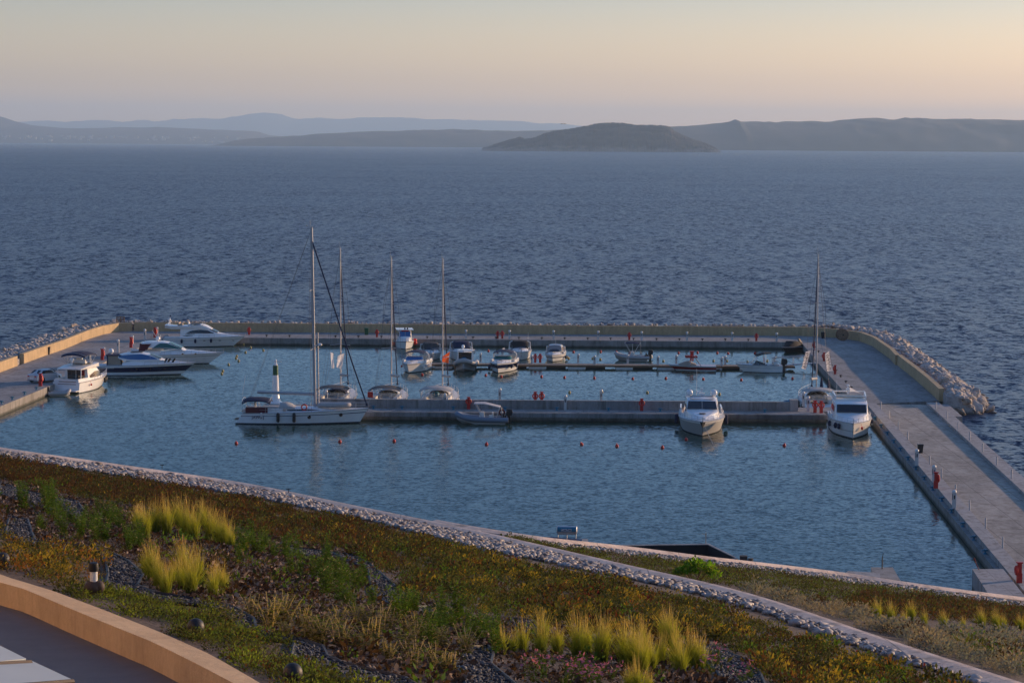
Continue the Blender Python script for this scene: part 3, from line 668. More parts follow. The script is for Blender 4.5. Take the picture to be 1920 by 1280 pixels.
def bimini(root,x0,x1,w,z,m_,arch=.22,poles=True,drop=.12,zb=1.2,name='bimini',th=.03,side_drop=.0):
    mb=MB(); rings=[]
    n=9
    for i in range(n):
        k=i/(n-1); x=x0+(x1-x0)*k; e=drop*(2*k-1)**4; ring=[]
        for j in range(9):
            q=-1+2*j/8; ring.append((x,w*q,z+arch*(1-q*q)-e-side_drop*abs(q)**6))
        ring+= [(a,b,c-th) for a,b,c in ring[::-1]]; rings.append(ring)
    mb.loft(rings); o=mb.build(name,M[m_],root)
    if poles:
        mb=MB(); xm=(x0+x1)/2
        for s in (-1,1):
            for x in (x0+.05,xm,x1-.05): mb.tube([(x,s*w*.98,z-side_drop-.02),(xm,s*w*.99,zb)],.022,5)
        for x in (x0+.03,x1-.03): mb.tube([(x,w*q,z+arch*(1-q*q)-.05) for q in (-1,-.5,0,.5,1)],.022,5)
        mb.build('bimini_frame',M['steel'],root)
    return o
def outboard(root,x,z,m_='blackp',s=1.):
    o=MB(); o.loft([[(x-.1*s,-.2*s,z+.25*s),(x-.1*s,.2*s,z+.25*s),(x-.65*s,.17*s,z+.3*s),(x-.65*s,-.17*s,z+.3*s)],[(x-.1*s,-.23*s,z+.6*s),(x-.1*s,.23*s,z+.6*s),(x-.75*s,.19*s,z+.62*s),(x-.75*s,-.19*s,z+.62*s)],[(x-.15*s,-.15*s,z+.95*s),(x-.15*s,.15*s,z+.95*s),(x-.65*s,.13*s,z+.9*s),(x-.65*s,-.13*s,z+.9*s)]])
    c=o.build('outboard_motor',M[m_],root)
    o=MB(); o.box(x-.5*s,x-.22*s,-.08*s,.08*s,z-.9*s,z+.26*s); o.box(x-.75*s,x-.2*s,-.16*s,.16*s,z-.5*s,z-.46*s); o.box(x-.1*s,x+.08*s,-.14*s,.14*s,z-.1*s,z+.3*s); o.build('drive_leg',M[m_],c,smooth=False)
def seat(root,x0,x1,y0,y1,z0,z1,m_='offwhite',name='seat'):
    mb=MB(); mb.box(x0,x1,y0,y1,z0,z1); mb.box(x0,x0+.15,y0,y1,z1,z1+.3); mb.build(name,M[m_],root,smooth=False)
def text(root,s,size,loc,rot,m_,name='lettering',depth=.004,sx=1.):
    cu=bpy.data.curves.new(name,'FONT'); cu.body=s; cu.size=size; cu.extrude=depth; cu.align_x='CENTER'; cu.align_y='CENTER'
    t=bpy.data.objects.new('tmp',cu); C.objects.link(t); bpy.context.view_layer.update()
    me=bpy.data.meshes.new_from_object(t.evaluated_get(bpy.context.evaluated_depsgraph_get())); bpy.data.objects.remove(t)
    me.materials.clear(); me.materials.append(M[m_]); o=bpy.data.objects.new(name,me); C.objects.link(o); o.location=loc; o.rotation_euler=rot; o.scale=(sx,1,1)
    if root: o.parent=root
    return o
def antenna(root,x,y,z,h,name='antenna',r=.015,lean=.0):
    mb=MB(); mb.tube([(x,y,z),(x-lean,y,z+h)],r,5); return mb.build(name,M['white'],root)
def dome(root,x,y,z,r=.28,name='radar_dome'):
    mb=MB(); mb.lathe([(r*.5,-.15),(r*.55,0),(r,.08),(r,.3*r/.28),(r*.85,.48*r/.28),(r*.45,.58*r/.28),(.02,.61*r/.28)],14,x,y,z); return mb.build(name,M['white'],root)

# --- the three / four moored sloops and the big sloop alongside
def sloop(label,loc,head,L,B,mh,mx,canvas,bim=None,boomlen=3.6,boomdir=0.,group=None,fs=.88,fbw=1.25,rake=.25,big=False,hood='palecan',spread=2,furl='navycan',ba=(0,0),scl=1.):
    r=thing('sailboat',label,'sailboat',loc,head,group)
    R_=hull(r,L,B,fs,fbw,over=.9,stern_rake=.75,tw=.78,t0=.42,p=2.0,bands=[(.12,'navy'),(.18,'white'),(.72,'white'),(.77,'navy'),(1.,'white')] if big else [(.12,'navy'),(1.,'white')],flare=.35,draft=.6)
    st=[(-L*.12,B*.26,B*.22,fs,fs+.50),(L*.0,B*.29,B*.24,fs+.02,fs+.56),(L*.12,B*.26,B*.2,fs+.05,fs+.5),(L*.22,B*.2,B*.13,fs+.08,fs+.32),(L*.29,B*.1,B*.06,fs+.1,fs+.2)]
    cabin(r,st,'white','coachroof',.08)
    win(r,st,[(-L*.11,fs+.22,fs+.3),(-L*.03,fs+.15,fs+.38),(L*.07,fs+.16,fs+.37),(L*.16,fs+.24,fs+.27)],name='coachroof_window',sh=.08)
    # cockpit: recessed well seen from astern as benches, wheel and dark sole
    mb=MB(); mb.box(-L*.46,-L*.13,-B*.22,B*.22,fs+.075,fs+.10); mb.build('cockpit_sole',M['darkint'],r,smooth=False)
    for s in (-1,1):
        mb=MB(); mb.box(-L*.44,-L*.14,s*B*.24 if s>0 else -B*.36,B*.36 if s>0 else -B*.24,fs+.06,fs+.42); mb.build('cockpit_bench',M['offwhite'],r,smooth=False)
        mb=MB(); mb.torus((-L*.36,s*B*.14,fs+.75),.38,.022,18,5,'x'); mb.box(-L*.36-.05,-L*.36+.05,s*B*.14-.09,s*B*.14+.09,fs+.1,fs+.8); 
        for k in range(3): a=k*PI/3; mb.tube([(-L*.36,s*B*.14-.38*math.cos(a),fs+.75-.38*math.sin(a)),(-L*.36,s*B*.14+.38*math.cos(a),fs+.75+.38*math.sin(a))],.012,4)
        mb.build('steering_wheel',M['steel'],r)
    # sprayhood
    mb=MB(); rings=[]
    for x,w_,z in [(-L*.17,B*.27,fs+.9),(-L*.13,B*.28,fs+1.0),(-L*.09,B*.27,fs+.9),(-L*.05,B*.25,fs+.55)]:
        rings.append([(x,w_*math.cos(a)*1.,fs+.4+(z-fs-.4)*math.sin(a)**.7 if math.sin(a)>0 else fs+.4) for a in [PI*j/8 for j in range(9)]])
    mb.loft(rings,closed=False); mb.build('sprayhood',M[hood],r)
    if bim: bimini(r,-L*.44,-L*.2,B*.43,fs+1.3,bim,arch=.2,zb=fs+.3,side_drop=.1)
    # mast, boom, rigging
    m0=Vector((mx,0,fs+.45)); mt=Vector((mx-rake,0,mh)); d=mt-m0
    mb=MB(); rg=[]
    for k in range(9):
        c=m0+d*k/8; q=1 if k<8 else .8; rg.append([(c.x+.115*q*math.cos(a)*(1.25 if big else 1),c.y+.072*q*math.sin(a)*(1.25 if big else 1),c.z) for a in [2*PI*j/8 for j in range(8)]])
    mb.loft(rg); ma=mb.build('mast',M['alu'],r)
    mb=MB()
    for i in range(spread):
        c=m0+d*((i+1)/(spread+1)*.98); sw=B*.27*(1-.25*i)
        mb.tube([(c.x-.25,-sw,c.z-.05),(c.x,0,c.z+.05),(c.x-.25,sw,c.z-.05)],.035,5)
    mb.build('spreaders',M['alu'],ma)
    mb=MB(); mb.tube([(mt.x-.5,0,mt.z+.12),(mt.x+.2,0,mt.z+.1)],.02,4); mb.tube([(mt.x-.1,.08,mt.z),(mt.x-.1,.08,mt.z+.75)],.012,4); mb.box(mt.x-.55,mt.x-.45,-.1,.1,mt.z+.1,mt.z+.2); mb.build('masthead_gear',M['steel'],ma)
    g=m0+Vector((-.15,0,1.35 if big else 1.75)); be=g+Vector((-boomlen*math.cos(boomdir),boomlen*math.sin(boomdir),.15))
    mb=MB(); mb.tube([g,be],.13 if not big else .15,8); mb.build('boom',M['palecan'] if not big else M['alu'],r)
    bow=Vector((L/2-.15,0,fbw+.15)); ft=m0+d*.93
    mb=MB(); mb.tube([bow+Vector((0,0,.25)),bow+(ft-bow)*.25,bow+(ft-bow)*.6,ft],.075 if big else .06,6); mb.lathe([(.13,0),(.13,.14)],8,bow.x,0,bow.z+.12); mb.build('furled_jib',M[furl],r)
    mb=MB(); st_=Vector((-L/2+.6,0,fs))
    for s in (-1,1):
        mb.tube([m0+d*.99,(st_.x+.3,s*B*.3,fs)],.012,4)
        top=m0+d*.95; 
        c=m0+d*(spread/(spread+1)*.98); sw=B*.27*(1-.25*(spread-1)); c1=m0+d*(1/(spread+1)*.98)
        mb.tube([top,(c.x-.25,s*sw,c.z-.05),(c1.x-.25,s*B*.27,c1.z-.05),(mx-.2,s*B*.45,fs+.1)],.012,4)
        mb.tube([m0+d*.5,(mx-.5,s*B*.44,fs+.1)],.01,4)
    mb.build('standing_rigging',M['wire'],r)
    rail(r,R_,.06,.6,12,r=.016)
    mb=MB(); 
    for s in (-1,1): mb.tube([R_['pt'](0,1,s),Vector(R_['pt'](0,1,s))+Vector((0,0,.75))],.02,5)
    mb.tube([Vector(R_['pt'](0,1,-1))+Vector((0,0,.75)),Vector(R_['pt'](0,1,1))+Vector((0,0,.75))],.02,5); mb.build('pushpit',M['steel'],r)
    return r,R_,m0,d
HV=rad(86.6)
BY_=249.6
r,R_,_,_=sloop('white sailboat just behind the bow of the big sloop, leftmost of three behind the pier',(-18.45,BY_+5.8,0),rad(85),12.6,4.0,16.6,.9,'navycan','greycan',2.4,rad(-25),'sailboats moored stern to the pier',hood='navycan')
for t,s in [(.2,-1),(.35,-1)]: fender(r,R_,t,s)
r,R_,_,_=sloop('white sailboat with grey bimini, middle one of the three moored stern to the pier',(-12.95,BY_+5.6,0),rad(85.5),12.0,3.9,15.7,.7,'greycan','greycan',2.6,rad(-25),'sailboats moored stern to the pier')
for t,s in [(.1,-1),(.3,-1),(.25,1)]: fender(r,R_,t,s)
mb=MB(); mb.box(-5.9,-5.7,1.1,1.65,1.35,1.95); mb.build('stern_locker',M['red'],r,smooth=False)
r,R_,_,_=sloop('white sailboat with pale bimini and orange flag, rightmost of three behind the pier',(-7.5,BY_+5.6,0),rad(84.5),12.2,3.9,15.6,.8,'palecan','palecan',2.6,rad(-25),'sailboats moored stern to the pier')
for t,s in [(.15,-1),(.4,-1)]: fender(r,R_,t,s,'whitecl')
mb=MB(); mb.ell((-3.2,.2,1.5),.45,.4,.28,8,6); mb.build('sail_bag',M['bluepaint'],r)
r,R_,_,_=sloop('white sailboat with tan bimini at the right end of the pier',(32.6,BY_+6.4,0),rad(87.0),12.4,3.9,16.3,-.6,'tancan','palecan',2.2,rad(20),rake=-.5,hood='greycan')
for t,s in [(.08,1),(.3,1)]: fender(r,R_,t,s)
for s_,o_ in [((-1.2,-.5,2.6),.5),((-.9,-1.3,2.4),.42)]:
    mb=MB(); mb.tube([(s_[0]-.2,s_[1],s_[2]-.7),(s_[0],s_[1],s_[2]),(s_[0]+.1,s_[1],s_[2]+.6)],.22,8,.08); mb.build('sail_cover',M['navycan'],r)
# the big sloop alongside the front pier
zb=238.0
r,R_,m0,d=sloop('big white sloop with navy bimini lying along the left part of the pier',(-20.85,zb,0),rad(-.4),13.1,3.9,19.5,1.25,'navycan',None,5.6,0,big=True,fs=1.1,fbw=1.5,rake=.35,hood='palecan')
bimini(r,-5.9,-3.1,1.35,2.35,'navycan',arch=.22,drop=.28,zb=1.2,th=.12)
for t in (.345,.475): fender(r,R_,t,-1,h=1.,r=.16,z=.75)
fender(r,R_,.2,-1,'whitecl',h=.55,r=.13,z=.95)
mb=MB(); mb.box(-5.5,-3.3,-1.72,-1.68,1.15,1.7); mb.build('weather_cloth',M['maroon'],r,smooth=False)
mb=MB(); mb.torus((.3,-1.5,1.75),.26,.07,16,6); mb.build('life_ring',M['redpl'],r)
mb=MB(); mb.tube([(m0.x+.35,0,m0.z),(m0.x+.25,0,m0.z+7.5)],.08,8); mb.build('mast_track',M['alu'],r)
mb=MB(); mb.lathe([(.17,0),(.2,.06),(.2,.16),(.1,.22)],10,m0.x+.5,0,m0.z+6.2); mb.tube([(m0.x,0,m0.z+6.2),(m0.x+.5,0,m0.z+6.2)],.05,5); mb.build('radar_dome',M['white'],r)
antenna(r,-6.1,-.9,1.2,3.6,lean=-.5)
for x,z in [(.75,.78),(3.6,.95)]:
    mb=MB(); p_=R_['pt']((x+6.55)/12.3,z/1.25,-1); mb.lathe([(.18,-.02),(.18,.02)],12,p_[0],p_[1]-.012,z,'y'); o=mb.build('porthole',M['glass'],r); 
text(r,'JAWS J',.42,(-4.25,-1.80,.72),(rad(88),0,rad(-1.)),'ink','boat_name',.01)
mb=MB(); mb.box(-6.7,-6.3,-.8,.8,.35,.42); mb.build('swim_platform',M['teak'],r,smooth=False)
# tender carried on its foredeck
t=thing('inflatable_tender','pale grey inflatable tender lashed upside down on the foredeck of the big sloop','dinghy',(-17.9,zb,0))
mb=MB(); n=18; path=[]
for i in range(n+1):
    a=-PI/2+PI*i/n; path.append((1.15+.55*math.cos(a),.5*math.sin(a),1.85))
path=[(-1.4,-.52,1.85)]+path+[(-1.4,.52,1.85)]; mb.tube(path,.22,10); mb.build('air_tube',M['lightgrey'],t)
mb=MB(); mb.box(-1.3,1.2,-.42,.42,1.86,1.98); mb.build('floor_board',M['lightgrey'],t)

# --- motor boats
def loc_of(px,py,B,head): 
    p=W(px,py,0); return p
# 1 left: white flybridge cruiser, stern to camera
h=rad(74)
r=thing('motor_cruiser','white flybridge cruiser with navy bimini, stern to the camera beside the parked car','boat',W(141,738,0)+Vector((math.cos(h)*5.1,math.sin(h)*5.1,0))+Vector((-1.1,.6,0)),h)
r.scale=(1,1,0.77)
R_=hull(r,10.2,3.5,1.55,1.75,over=1.3,tw=.93,t0=.4,bands=[(1.,'white')],flare=.5)
st=[(-2.6,1.5,1.35,1.5,3.35),(-1.6,1.52,1.36,1.5,3.4),(0,1.5,1.25,1.55,3.3),(1.3,1.35,.95,1.6,2.6),(2.6,1.,.6,1.65,2.0),(3.6,.5,.2,1.7,1.8)]
cabin(r,st); win(r,st,[(-2.2,1.95,2.3),(-.8,1.95,2.75),(.6,1.95,2.7),(1.9,2.0,2.1)])
mb=MB(); mb.box(-2.66,-2.62,-1.05,1.05,1.75,3.05); mb.build('aft_door',M['glass'],r,smooth=False)
mb=MB(); mb.box(-2.69,-2.66,-.03,.03,1.75,3.05); mb.box(-2.69,-2.66,-.62,-.57,1.75,3.05); mb.build('door_frame',M['offwhite'],r,smooth=False)
st2=[(-4.4,1.45,1.5,3.32,3.45),(-2.6,1.5,1.55,3.35,3.75),(0.2,1.4,1.45,3.35,3.95),(1.0,1.1,1.0,3.3,3.6)]
cabin(r,st2,'white','flybridge_coaming',.05)
mb=MB(); mb.box(-2.3,-.4,-1.1,1.1,3.97,4.0); mb.build('flybridge_well',M['blackp'],r,smooth=False)
seat(r,-2.2,-1.7,-.9,.9,3.9,4.25,'offwhite','flybridge_seat'); seat(r,-.9,-.5,.1,.8,3.9,4.3,'offwhite','helm_seat')
for s in (-1,1):
    mb=MB(); mb.prism([(-5.0,s*1.42),(-2.6,s*1.52),(-2.6,s*1.44),(-5.0,s*1.34)][::s],1.5,2.05); mb.tube([(-4.3,s*1.4,2.0),(-4.25,s*1.42,3.35)],.05,6); mb.build('cockpit_side',M['white'],r,smooth=False)
mb=MB(); mb.box(-5.08,-4.95,-1.5,1.5,.9,1.95); mb.build('transom_wall',M['white'],r,smooth=False)
mb=MB(); mb.box(-5.13,-5.08,-1.2,.9,1.62,1.7); mb.box(-5.13,-5.08,-1.2,1.,1.25,1.33); mb.build('transom_trim',M['teak'],r,smooth=False)
mb=MB(); mb.box(-5.9,-5.05,-1.55,1.55,.32,.45); mb.build('swim_platform',M['offwhite'],r,smooth=False)
bimini(r,-3.4,-.2,1.45,5.35,'navycan',arch=.35,drop=.3,zb=3.9,th=.14)
dome(r,-3.2,.2,4.45,.22); mb=MB(); mb.tube([(-3.2,.2,3.8),(-3.2,.2,4.4)],.06,6); mb.build('radar_post',M['white'],r)
rail(r,R_,.4,.65,8)
for t_,s in [(.75,-1),(.85,-1)]: fender(r,R_,t_,s,h=.8,r=.15)
fender(r,R_,.28,-1,'redpl',.3,.12,z=1.)
# dinghy behind it
def dinghy(label,loc,head,L,tube,m_='grey',motor=True,console=False,group=None,dz=.25,w=.62):
    t=thing('inflatable_dinghy',label,'dinghy',loc,head)
    mb=MB(); n=16; path=[(-L/2,-w,dz),(L*.2,-w,dz+.02)]
    for i in range(1,n): a=-PI/2+PI*i/n; path.append((L*.2+(L*.3-tube)*math.cos(a),w*math.sin(a),dz+.02+.3*math.cos(a)**2))
    path+=[(L*.2,w,dz+.02),(-L/2,w,dz)]; mb.tube(path,tube,10); mb.build('air_tube',M[m_],t)
    mb=MB(); mb.loft([[(-L*.42,-w,-.05),(-L*.42,0,-.25),(-L*.42,w,-.05),(-L*.42,w,dz),(-L*.42,-w,dz)],[(L*.2,-w*.9,-.05),(L*.2,0,-.25),(L*.2,w*.9,-.05),(L*.2,w*.9,dz),(L*.2,-w*.9,dz)],[(L*.44,-.05,.12),(L*.44,0,.1),(L*.44,.05,.12),(L*.44,.05,dz+.1),(L*.44,-.05,dz+.1)]]); mb.build('hull_floor',M['offwhite'],t)
    mb=MB(); mb.box(-L*.1,L*.0,-w,w,dz+.08,dz+.13); mb.build('thwart',M['blackp'],t,smooth=False)
    if motor: outboard(t,-L*.42,dz+.05,'blackp',.75)
    return t
dinghy('small pale inflatable dinghy with outboard behind the stern of the white flybridge cruiser',W(112,741.5,0),rad(14),2.5,.2,'lightgrey',w=.5)

# 2 navy band express cruiser
def express(name,label,loc,head,L,B,fs,fbw,bands):
    r=thing(name,label,'boat',loc,head); R_=hull(r,L,B,fs,fbw,over=1.9*L/12,tw=.9,t0=.38,p=2.1,bands=bands,flare=.62); return r,R_
p=W(276,705,0)
r,R_=express('motor_cruiser','white sports cruiser with broad navy stripe and blue side glass at the left quay',(p.x-.3,p.y+1.9,0),rad(2),11.6,3.7,1.45,1.85,[(.34,'white'),(.82,'navy'),(1.,'white')])
r.scale=(1,1,0.8)
st=[(-2.8,1.45,1.3,1.4,1.95),(-1.5,1.5,1.25,1.45,2.3),(.2,1.45,1.1,1.5,2.4),(1.8,1.2,.8,1.6,2.25),(3.4,.8,.4,1.7,2.05),(4.7,.3,.1,1.8,1.92)]
cabin(r,st,'white','foredeck_trunk',.15)
st2=[(-3.3,1.25,1.2,2.6,3.05),(-2.6,1.3,1.2,2.2,3.25),(-.8,1.3,1.1,2.2,3.4),(.5,1.2,1.,2.25,3.1),(1.6,1.,.85,2.28,2.55),(2.1,.8,.6,2.25,2.3)]
cabin(r,st2,'white','hardtop'); win(r,st2,[(-3.2,2.68,2.95),(-2.0,2.4,3.12),(-.4,2.38,3.2),(.6,2.4,2.9),(1.3,2.42,2.5)],'blueglass')
fwin(r,.45,3.1,.85,1.75,2.5,.78,'glass')
mb=MB(); mb.box(-1.9,-.5,-.7,.7,3.42,3.46); mb.build('sunroof',M['blackp'],r,smooth=False)
mb=MB(); mb.loft([[(-4.7,-1.1,1.6),(-4.6,1.1,1.6),(-4.5,1.2,2.9),(-4.6,-1.2,2.9)],[(-3.0,-1.2,1.6),(-3.0,1.2,1.6),(-3.1,1.2,2.95),(-3.1,-1.2,2.95)]]); mb.build('cockpit_cover',M['tancan'],r,smooth=False)
mb=MB(); mb.box(-4.75,-2.9,-1.28,1.28,2.93,3.08); mb.build('aft_canopy',M['navycan'],r,smooth=False)
mb=MB(); mb.tube([(-4.6,-1.2,1.5),(-4.55,-1.2,2.95)],.06,6); mb.tube([(-4.6,1.2,1.5),(-4.55,1.2,2.95)],.06,6); mb.build('canopy_post',M['navycan'],r)
mb=MB(); mb.box(-6.7,-5.75,-1.5,1.5,.5,.66); mb.build('swim_platform',M['offwhite'],r,smooth=False)
dome(r,-4.3,.2,3.25,.3)
for x in (2.35,2.75,3.3):
    for y in (-.75,): 
        mb=MB(); mb.lathe([(.03,-.36),(.12,-.28),(.13,.28),(.03,.36)],8,0,0,0); o=mb.build('fender',M['blackp'],r); o.location=(x,-1.0,2.28); o.rotation_euler=(0,rad(28),0)
rail(r,R_,.55,.5,8); 
mb=MB()
for x in (-1.,.6,2.3): mb.lathe([(.13,-.01),(.13,.01)],10,x,-1.83 if x<1 else -1.7,1.05,'y')
mb.build('porthole',M['glass'],r)
mb=MB(); mb.box(-4.7,-3.7,-1.80,-1.77,1.1,1.2); mb.build('hull_lettering',M['palecan'],r,smooth=False)

# 3 hardtop express with maroon aft cover
p=W(322,684,0)
r,R_=express('motor_cruiser','white hardtop sports cruiser with maroon side cover behind the navy striped one',(p.x+.3,p.y+1.9,0),rad(1),11.9,3.8,1.6,2.0,[(.72,'white'),(.78,'palecan'),(1.,'white')])
r.scale=(1,1,0.72)
st=[(-2.,1.5,1.3,1.6,2.2),(0,1.5,1.2,1.6,2.5),(2.,1.25,.8,1.75,2.4),(3.8,.75,.4,1.9,2.2),(5.0,.25,.1,1.95,2.05)]
cabin(r,st,'white','foredeck_trunk',.15)
st2=[(-4.2,1.4,1.25,2.95,3.75),(-3.6,1.42,1.2,2.9,3.95),(-1.6,1.4,1.1,2.9,3.95),(-.9,1.35,1.1,2.85,3.8),(.9,1.1,.95,2.45,2.75),(1.2,1.,.8,2.4,2.5)]
cabin(r,st2,'white','hardtop',.15)
win(r,st2,[(-2.7,2.95,2.98),(-2.0,2.95,3.65),(-1.0,2.9,3.68),(.1,2.75,3.1),(.8,2.62,2.68)],'greenglass',sh=.15)
fwin(r,-.8,3.72,.95,.8,2.8,.9,'greenglass')
for s in (-1,1):
    mb=MB(); mb.panel([(-4.35,s*1.46,3.55),(-2.9,s*1.46,3.6),(-3.9,s*1.5,2.2),(-4.55,s*1.5,2.2)][::-s],.03); mb.build('side_cover',M['maroon'],r,smooth=False)
    mb=MB(); mb.prism([(-5.9,s*1.7),(-1.8,s*1.62),(-1.8,s*1.5),(-5.9,s*1.55)][::s],1.55,2.35); mb.build('cockpit_side',M['white'],r,smooth=False)
mb=MB(); mb.box(-4.4,-4.2,-1.35,1.35,2.2,3.7); mb.build('aft_enclosure',M['clearcan'],r,smooth=False)
dome(r,-2.3,.1,4.15,.28); antenna(r,-2.,.5,4.,1.,'light_mast',.03)
rail(r,R_,.45,.6,9)
mb=MB()
for x in (1.,2.6): mb.lathe([(.14,-.01),(.14,.01)],10,x,-1.68+(x-1)*.16,1.9,'y')
mb.build('porthole',M['glass'],r)
mb=MB(); mb.box(-6.6,-5.9,-1.5,1.5,.45,.6); mb.build('swim_platform',M['offwhite'],r,smooth=False)

# 4 flybridge yacht far left corner
r,R_=express('motor_yacht','white flybridge yacht with arched dark side windows lying along the far quay at the left',(-41.9,326.6,0),rad(-.3),10.9,3.6,1.75,2.1,[(.7,'white'),(.75,'palecan'),(1.,'white')])
r.scale=(1,1,0.69)
st=[(-3.2,1.45,1.3,1.75,3.5),(-2.2,1.5,1.3,1.75,3.75),(-.4,1.5,1.2,1.8,3.85),(.7,1.4,1.05,1.85,3.5),(1.9,1.2,.75,1.95,2.75),(3.3,.8,.45,2.,2.4),(4.9,.2,.1,2.1,2.2)]
cabin(r,st); win(r,st,[(-2.4,2.75,2.8),(-1.7,2.72,3.25),(-.6,2.72,3.45),(.5,2.72,3.3),(1.3,2.72,2.8)])
win(r,st,[(-2.6,2.52,2.56),(-2.1,2.45,2.64),(-1.2,2.5,2.55)],name='vent_slot'); win(r,st,[(-2.9,2.2,2.24),(-2.3,2.12,2.32),(-1.5,2.18,2.23)],name='vent_slot')
fwin(r,.8,3.5,.95,1.8,2.85,.8)
st2=[(-5.3,1.3,1.5,3.75,4.35),(-4.4,1.3,1.5,3.5,4.15),(-2.2,1.4,1.5,3.55,4.15),(-.4,1.35,1.35,3.7,4.45),(.3,1.2,1.1,3.6,4.1),(1.,.9,.8,3.4,3.55)]
cabin(r,st2,'white','flybridge',.06)
fwin(r,-1.8,4.5,1.2,-.2,4.35,1.1,'blackp','flybridge_screen',.04,False)
seat(r,-3.6,-3.1,-1.,1.,4.1,4.5,'tancan','flybridge_seat'); seat(r,-2.3,-1.9,-.6,.6,4.1,4.5,'offwhite','helm_seat')
mb=MB(); mb.tube([(-5.,-1.3,4.2),(-4.9,-1.3,4.6),(-4.9,1.3,4.6),(-5.,1.3,4.2)],.05,6); mb.tube([(-4.9,0,4.6),(-4.9,0,5.1)],.06,6); mb.tube([(-4.9,0,5.1),(-4.55,0,6.1)],.03,5); mb.build('radar_arch',M['white'],r); dome(r,-4.9,0,5.1,.2)
mb=MB(); mb.add([(-4.6,0,6.1),(-4.9,.02,5.95),(-4.75,.02,5.75),(-4.5,0,5.85)],[(0,1,2,3)]); mb.build('ensign',M['navycan'],r)
for t_ in (.27,.46,.66): fender(r,R_,t_,-1,'navycan',.8,.15)
mb=MB()
for x in (.1,2.2,4.0): mb.ell((x,-1.73+(max(x-1.,0))*.13,1.35),.2,.03,.08,10,6)
mb.build('porthole',M['glass'],r)
mb=MB(); mb.box(-6.3,-5.45,-1.4,1.4,.3,.5); mb.build('swim_platform',M['offwhite'],r,smooth=False)
rail(r,R_,.5,.6,9)
dinghy('grey inflatable dinghy slung at the stern of the far left flybridge yacht',(-47.3+.1,326.4,.75),rad(90),2.4,.2,'lightgrey',w=.45,motor=False)
mb=MB(); mb.tube([(-48.4,326.5,1.0),(-49.2,327.0,2.1)],.05,6); tag(mb.build('passerelle',M['alu']),'thin metal gangplank tilted up at the stern of the far left flybridge yacht','gangplank')

# 8a centre yacht, bow to camera
p=W(1317,818,0); h=rad(-93.5)
f_=Vector((math.cos(h),math.sin(h),0))
r=thing('motor_yacht','big white motor yacht with two satellite domes in front of the pier','yacht',Vector((p.x,p.y,0))-f_*5.1,h)
r.scale=(1,1,0.76)
R_=hull(r,12.8,4.5,1.75,2.05,over=1.5,tw=.93,t0=.5,p=2.6,bands=[(.1,'white'),(.84,'palecan'),(1.,'white')],flare=.42)
st=[(-3.2,1.75,1.5,1.8,3.9),(-2.2,1.78,1.52,1.8,4.1),(-.3,1.75,1.42,1.85,4.15),(.5,1.7,1.42,1.9,3.95),(1.9,1.62,1.5,1.95,2.85),(3.4,1.25,.9,2.05,2.6),(4.8,.6,.3,2.1,2.3)]
cabin(r,st,sh=.15); fwin(r,.62,3.82,1.32,1.75,2.98,1.46)
fwin(r,-1.9,4.19,1.15,.35,4.03,1.15,'palecan','sunroof',.03,False)
win(r,st,[(-2.8,2.6,2.75),(-1.5,2.6,3.3),(.4,2.6,3.35),(1.4,2.65,2.8)],sh=.15)
for y in (-1.2,1.2): dome(r,-2.0,y,4.28,.34,'satellite_dome')
mb=MB(); mb.box(-2.3,-1.8,-.25,.25,4.1,4.5); mb.tube([(-2.05,0,4.5),(-2.05,0,5.1)],.07,6); mb.lathe([(.18,0),(.2,.1),(.12,.25)],8,-2.05,-.28,4.55); mb.box(-2.15,-1.95,-.12,.12,5.0,5.15); mb.build('light_mast',M['white'],r,smooth=False)
antenna(r,-2.3,-.5,4.2,3.4)
mb=MB(); mb.lathe([(.33,0),(.33,.05),(.05,.06)],14,3.3,0,2.64); mb.build('deck_hatch',M['greycan'],r)
mb=MB(); mb.loft([[(6.0,-.28,2.0),(6.46,0,2.07),(6.0,.28,2.0)],[(5.85,-.1,1.35),(6.1,0,1.25),(5.85,.1,1.35)]]); mb.build('anchor',M['blackp'],r,smooth=False)
rail(r,R_,.4,.6,11,inset=.12)
fender(r,R_,.42,-1,'navycan',1.3,.22,z=1.2); fender(r,R_,.42,1,'navycan',1.3,.22,z=1.2)
mb=MB(); mb.box(-6.4,-3.,-1.8,1.8,1.8,1.95); mb.build('aft_deck',M['teak'],r,smooth=False)
for s in (-1,1):
    mb=MB(); mb.prism([(-6.4,s*2.05),(-3.,s*2.1),(-3.,s*1.95),(-6.4,s*1.9)][::s],1.7,2.5); mb.build('cockpit_side',M['white'],r,smooth=False)
# 8b right yacht, bow to camera
p=W(1597,823,0); h=rad(-95.)
f_=Vector((math.cos(h),math.sin(h),0))
r=thing('motor_yacht','white yacht with tall flat windscreen in the corner of pier and causeway','yacht',Vector((p.x+.1,p.y,0))-f_*4.9,h)
r.scale=(1,1,0.75)
R_=hull(r,12.0,4.15,1.95,2.15,over=1.1,tw=.95,t0=.45,p=2.5,bands=[(.45,'white'),(.5,'palecan'),(1.,'white')],flare=.42)
st=[(-4.,1.75,1.65,1.95,4.1),(0.,1.75,1.6,1.95,4.2),(1.,1.72,1.55,2.,4.15),(1.35,1.7,1.5,2.,4.0),(1.9,1.66,1.48,2.05,2.9),(3.4,1.2,1.,2.1,2.55),(4.6,.6,.4,2.15,2.3)]
cabin(r,st,sh=.12); fwin(r,1.42,3.9,1.38,1.92,2.96,1.42,split=False)
win(r,st,[(-3.5,2.9,3.6),(-1,2.9,3.65),(1.1,2.9,3.6)])
st2=[(-4.4,1.7,1.62,4.1,4.75),(-1.5,1.6,1.5,4.15,4.85),(-1.2,1.6,1.4,4.15,4.75)]
